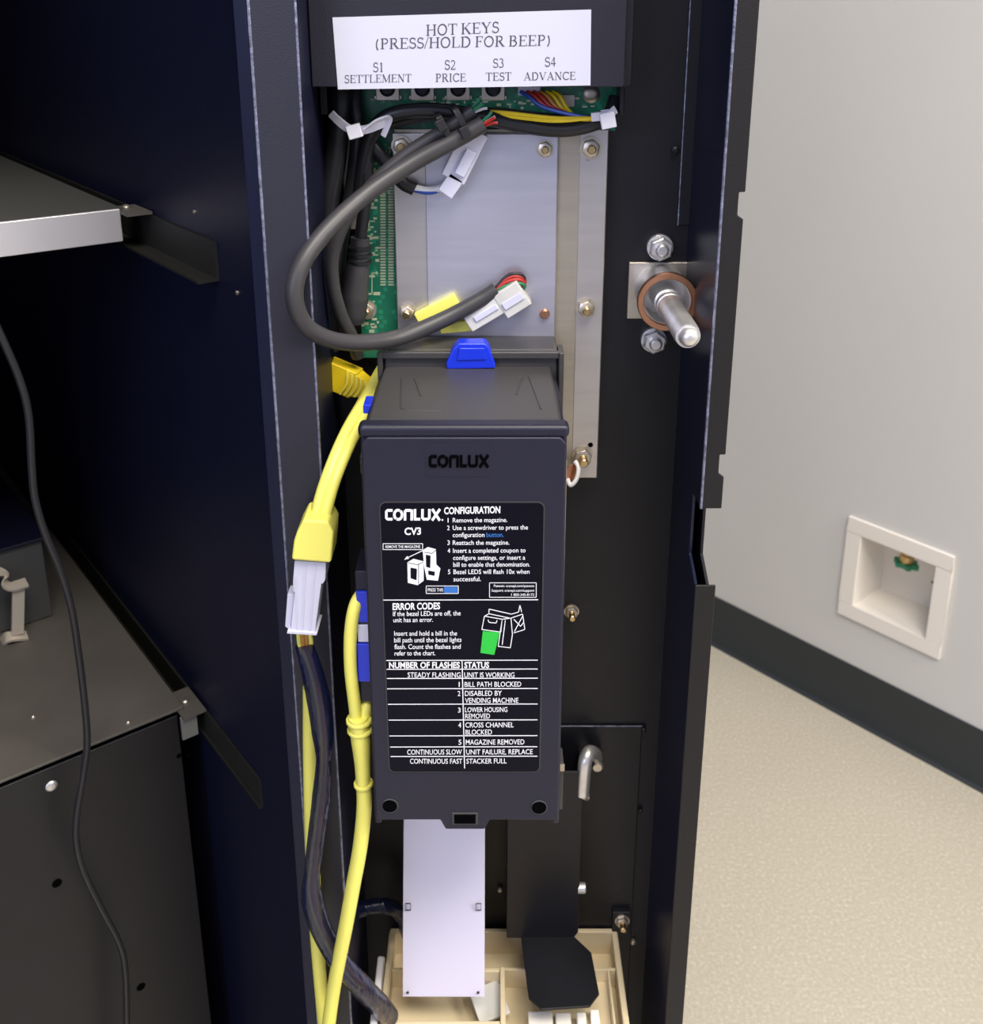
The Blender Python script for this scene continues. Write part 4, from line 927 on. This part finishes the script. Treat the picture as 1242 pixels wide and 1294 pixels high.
# white angled connector under the bundle
wl = thing('white_plug', 'translucent white slanted plug with a black lead lying on the plate under the cut cables', 'plug', P(578, 205, .552))
b = nb(); slab(b, P(602, 165, .5525), P(572, 226, .5525), .0068, .004); slab(b, P(578, 222, .5515), P(562, 245, .5515), .0045, .003); slab(b, P(596, 190, .5475), P(580, 222, .5475), .0030, .001)
obj('body', b, 'nylon_white', wl, bev=.0008)
b = nb(); tube(b, cab_pts([(560, 238, .553), (540, 241, .5545), (520, 238, .555)]), .0024, 10); obj('white_wires', b, 'wire_white', wl)
b = nb(); tube(b, cab_pts([(556, 241, .5525), (540, 243.5, .553), (520, 240, .554)]), .0012, 8); obj('blue_wire', b, 'wire_blue', wl)
b = nb(); tube(b, cab_pts([(524, 239, .555), (508, 230, .555), (488, 205, .555), (468, 180, .555), (455, 160, .556)]), .0038, 12); obj('lead', b, 'cable_black', wl)
# cable crossing under the cover
b = nb(); tube(b, cab_pts([(455, 250, .555), (462, 195, .552), (470, 168, .549), (492, 146, .547), (540, 139, .547), (600, 146, .548), (655, 158, .548), (705, 164, .548), (742, 159, .548), (768, 146, .550), (778, 125, .555)]), .0040, 12)
tag(obj('black_cable', b, 'cable_black'), 'black cable drooping sideways below the cover between the two white ties', 'cable')
b = nb(); tube(b, cab_pts([(480, 160, .5535), (540, 147, .553), (620, 142, .554), (690, 149, .553), (765, 152, .554)]), .0028, 10)
tag(obj('black_cable', b, 'cable_black'), 'thinner black cable running straight behind the drooping one under the cover', 'cable')
for k, (m_, a_) in enumerate((('wire_blue', (652, 150)), ('wire_red', (668, 156)), ('wire_red', (660, 153)), ('wire_orange', (676, 158)), ('yellow_deep', (682, 160)), ('yellow_deep', (690, 158)))):
    nm = {'wire_blue': 'blue', 'wire_red': 'red', 'wire_orange': 'orange', 'yellow_deep': 'yellow'}[m_]
    b = nb(); x0_ = 658 + k*8
    tube(b, cab_pts([(x0_, 116, .560), (x0_+10, 122, .556), (x0_+30-k*2, 136+k*.6, .552), (738-k*1.0, 148+k*.5, .545), (764, 149, .546)]), .0011, 7, 6)
    pos = {0: 'at the left of the fan', 1: 'right beside the blue wire', 2: 'beside the orange wire', 3: 'between the red and the yellow ones', 4: 'beside the orange wire', 5: 'at the right of the fan'}[k]
    tag(obj('thin_wire', b, m_), 'thin %s wire leaving the board under the cover, %s' % (nm, pos), 'wire', 'thin coloured wires under the cover')
b = nb(); tube(b, cab_pts([(620, 141, .549), (645, 143, .546), (700, 149, .543), (740, 149, .543), (764, 149, .5455)]), .0010, 7, 6); tube(b, cab_pts([(617, 143, .549), (650, 148, .5455), (700, 153, .5425), (742, 150, .542), (764, 149, .5450)]), .0010, 7, 6)
tag(obj('yellow_pair', b, 'yellow_deep'), 'pair of thin yellow wires running from the cut cables to the right white tie', 'wire')
# thick dark cables in the channel on the left, and the moulded jack
for pts, r, lab in (([(430, 90, .560), (430, 140, .556), (424, 200, .556), (414, 270, .556), (412, 340, .558), (416, 400, .56), (420, 440, .562)], .0058, 'thick black cable dropping down the dark left channel of the door'),
                    ([(448, 90, .562), (449, 130, .558), (452, 165, .556), (446, 230, .558), (432, 300, .558), (428, 360, .560), (432, 430, .562)], .0040, 'black cable dropping from the cover beside the moulded jack')):
    b = nb(); tube(b, cab_pts(pts), r, 12); tag(obj('channel_cable', b, 'cable_black'), lab, 'cable')
jk = thing('power_jack', 'black moulded jack with ribbed neck hanging beside the circuit board', 'jack', P(455, 350, .553))
b = nb(); tube(b, cab_pts([(462, 170, .553), (464, 230, .5525), (458, 280, .5525), (455, 304, .5525)]), .0034, 12); obj('lead', b, 'cable_black', jk)
b = nb(); tube(b, cab_pts([(455, 300, .552), (454, 325, .552), (451, 345, .552), (448, 375, .552), (447, 398, .552), (447, 408, .552)]), [.0052, .0054, .0068, .0078, .0070, .0056], 16); obj('body', b, 'cable_grey', jk)
b = nb()
for k in range(3): lathe(b, P(455, 310+k*9, .552), (-.05, 0, -1), [(0, .0056), (.0004, .0066), (.0018, .0066), (.0022, .0056)], 16)
obj('neck_rib', b, 'cable_black', jk)
# white ties
tl = thing('white_tie', 'white nylon tie with a loose tail, left end of the drooping black cable', 'cable tie', P(450, 158, .545), 'white ties under the cover')
b = nb(); strap(b, cab_pts([(418, 143, .540), (428, 153, .540), (442, 163, .541), (460, 164, .541), (478, 158, .541), (492, 152, .543)]), .0045, .0012, (0, -.4, 1)); strap(b, cab_pts([(460, 164, .5405), (478, 152, .5385), (492, 150, .541), (484, 172, .542)]), .0032, .001, (.5, -.3, .4)); obj('strap', b, 'tie_white', tl)
b = nb(); obox(b, P(448, 166, .539), (.0036, 0, .001), (0, .002, 0), (-.001, 0, .0034)); obj('head', b, 'tie_white', tl, bev=.0005)
tr = thing('white_tie', 'stubby white nylon tie at the right end of the drooping black cable', 'cable tie', P(768, 150, .545), 'white ties under the cover')
b = nb(); strap(b, cab_pts([(747, 148, .541), (758, 147, .5405), (768, 146, .540), (778, 138, .541)]), .0045, .0012, (0, -.3, 1)); strap(b, cab_pts([(764, 139, .542), (766, 150, .540), (770, 161, .542)]), .0042, .001, (1, 0, 0)); obj('strap', b, 'tie_white', tr)
b = nb(); obox(b, P(768, 152, .539), (.0038, 0, .0008), (0, .002, 0), (-.0008, 0, .0040)); obj('head', b, 'tie_white', tr, bev=.0005)
# dark sleeved lead behind, bottom left
b = nb(); tube(b, cab_pts([(424, 1180, .545), (440, 1158, .548), (465, 1146, .550), (492, 1146, .552), (506, 1158, .556), (516, 1180, .56)]), .0052, 12)
tag(obj('sleeved_lead', b, 'sleeve'), 'short dark sleeved lead arching behind the yellow cable at the bottom', 'cable')
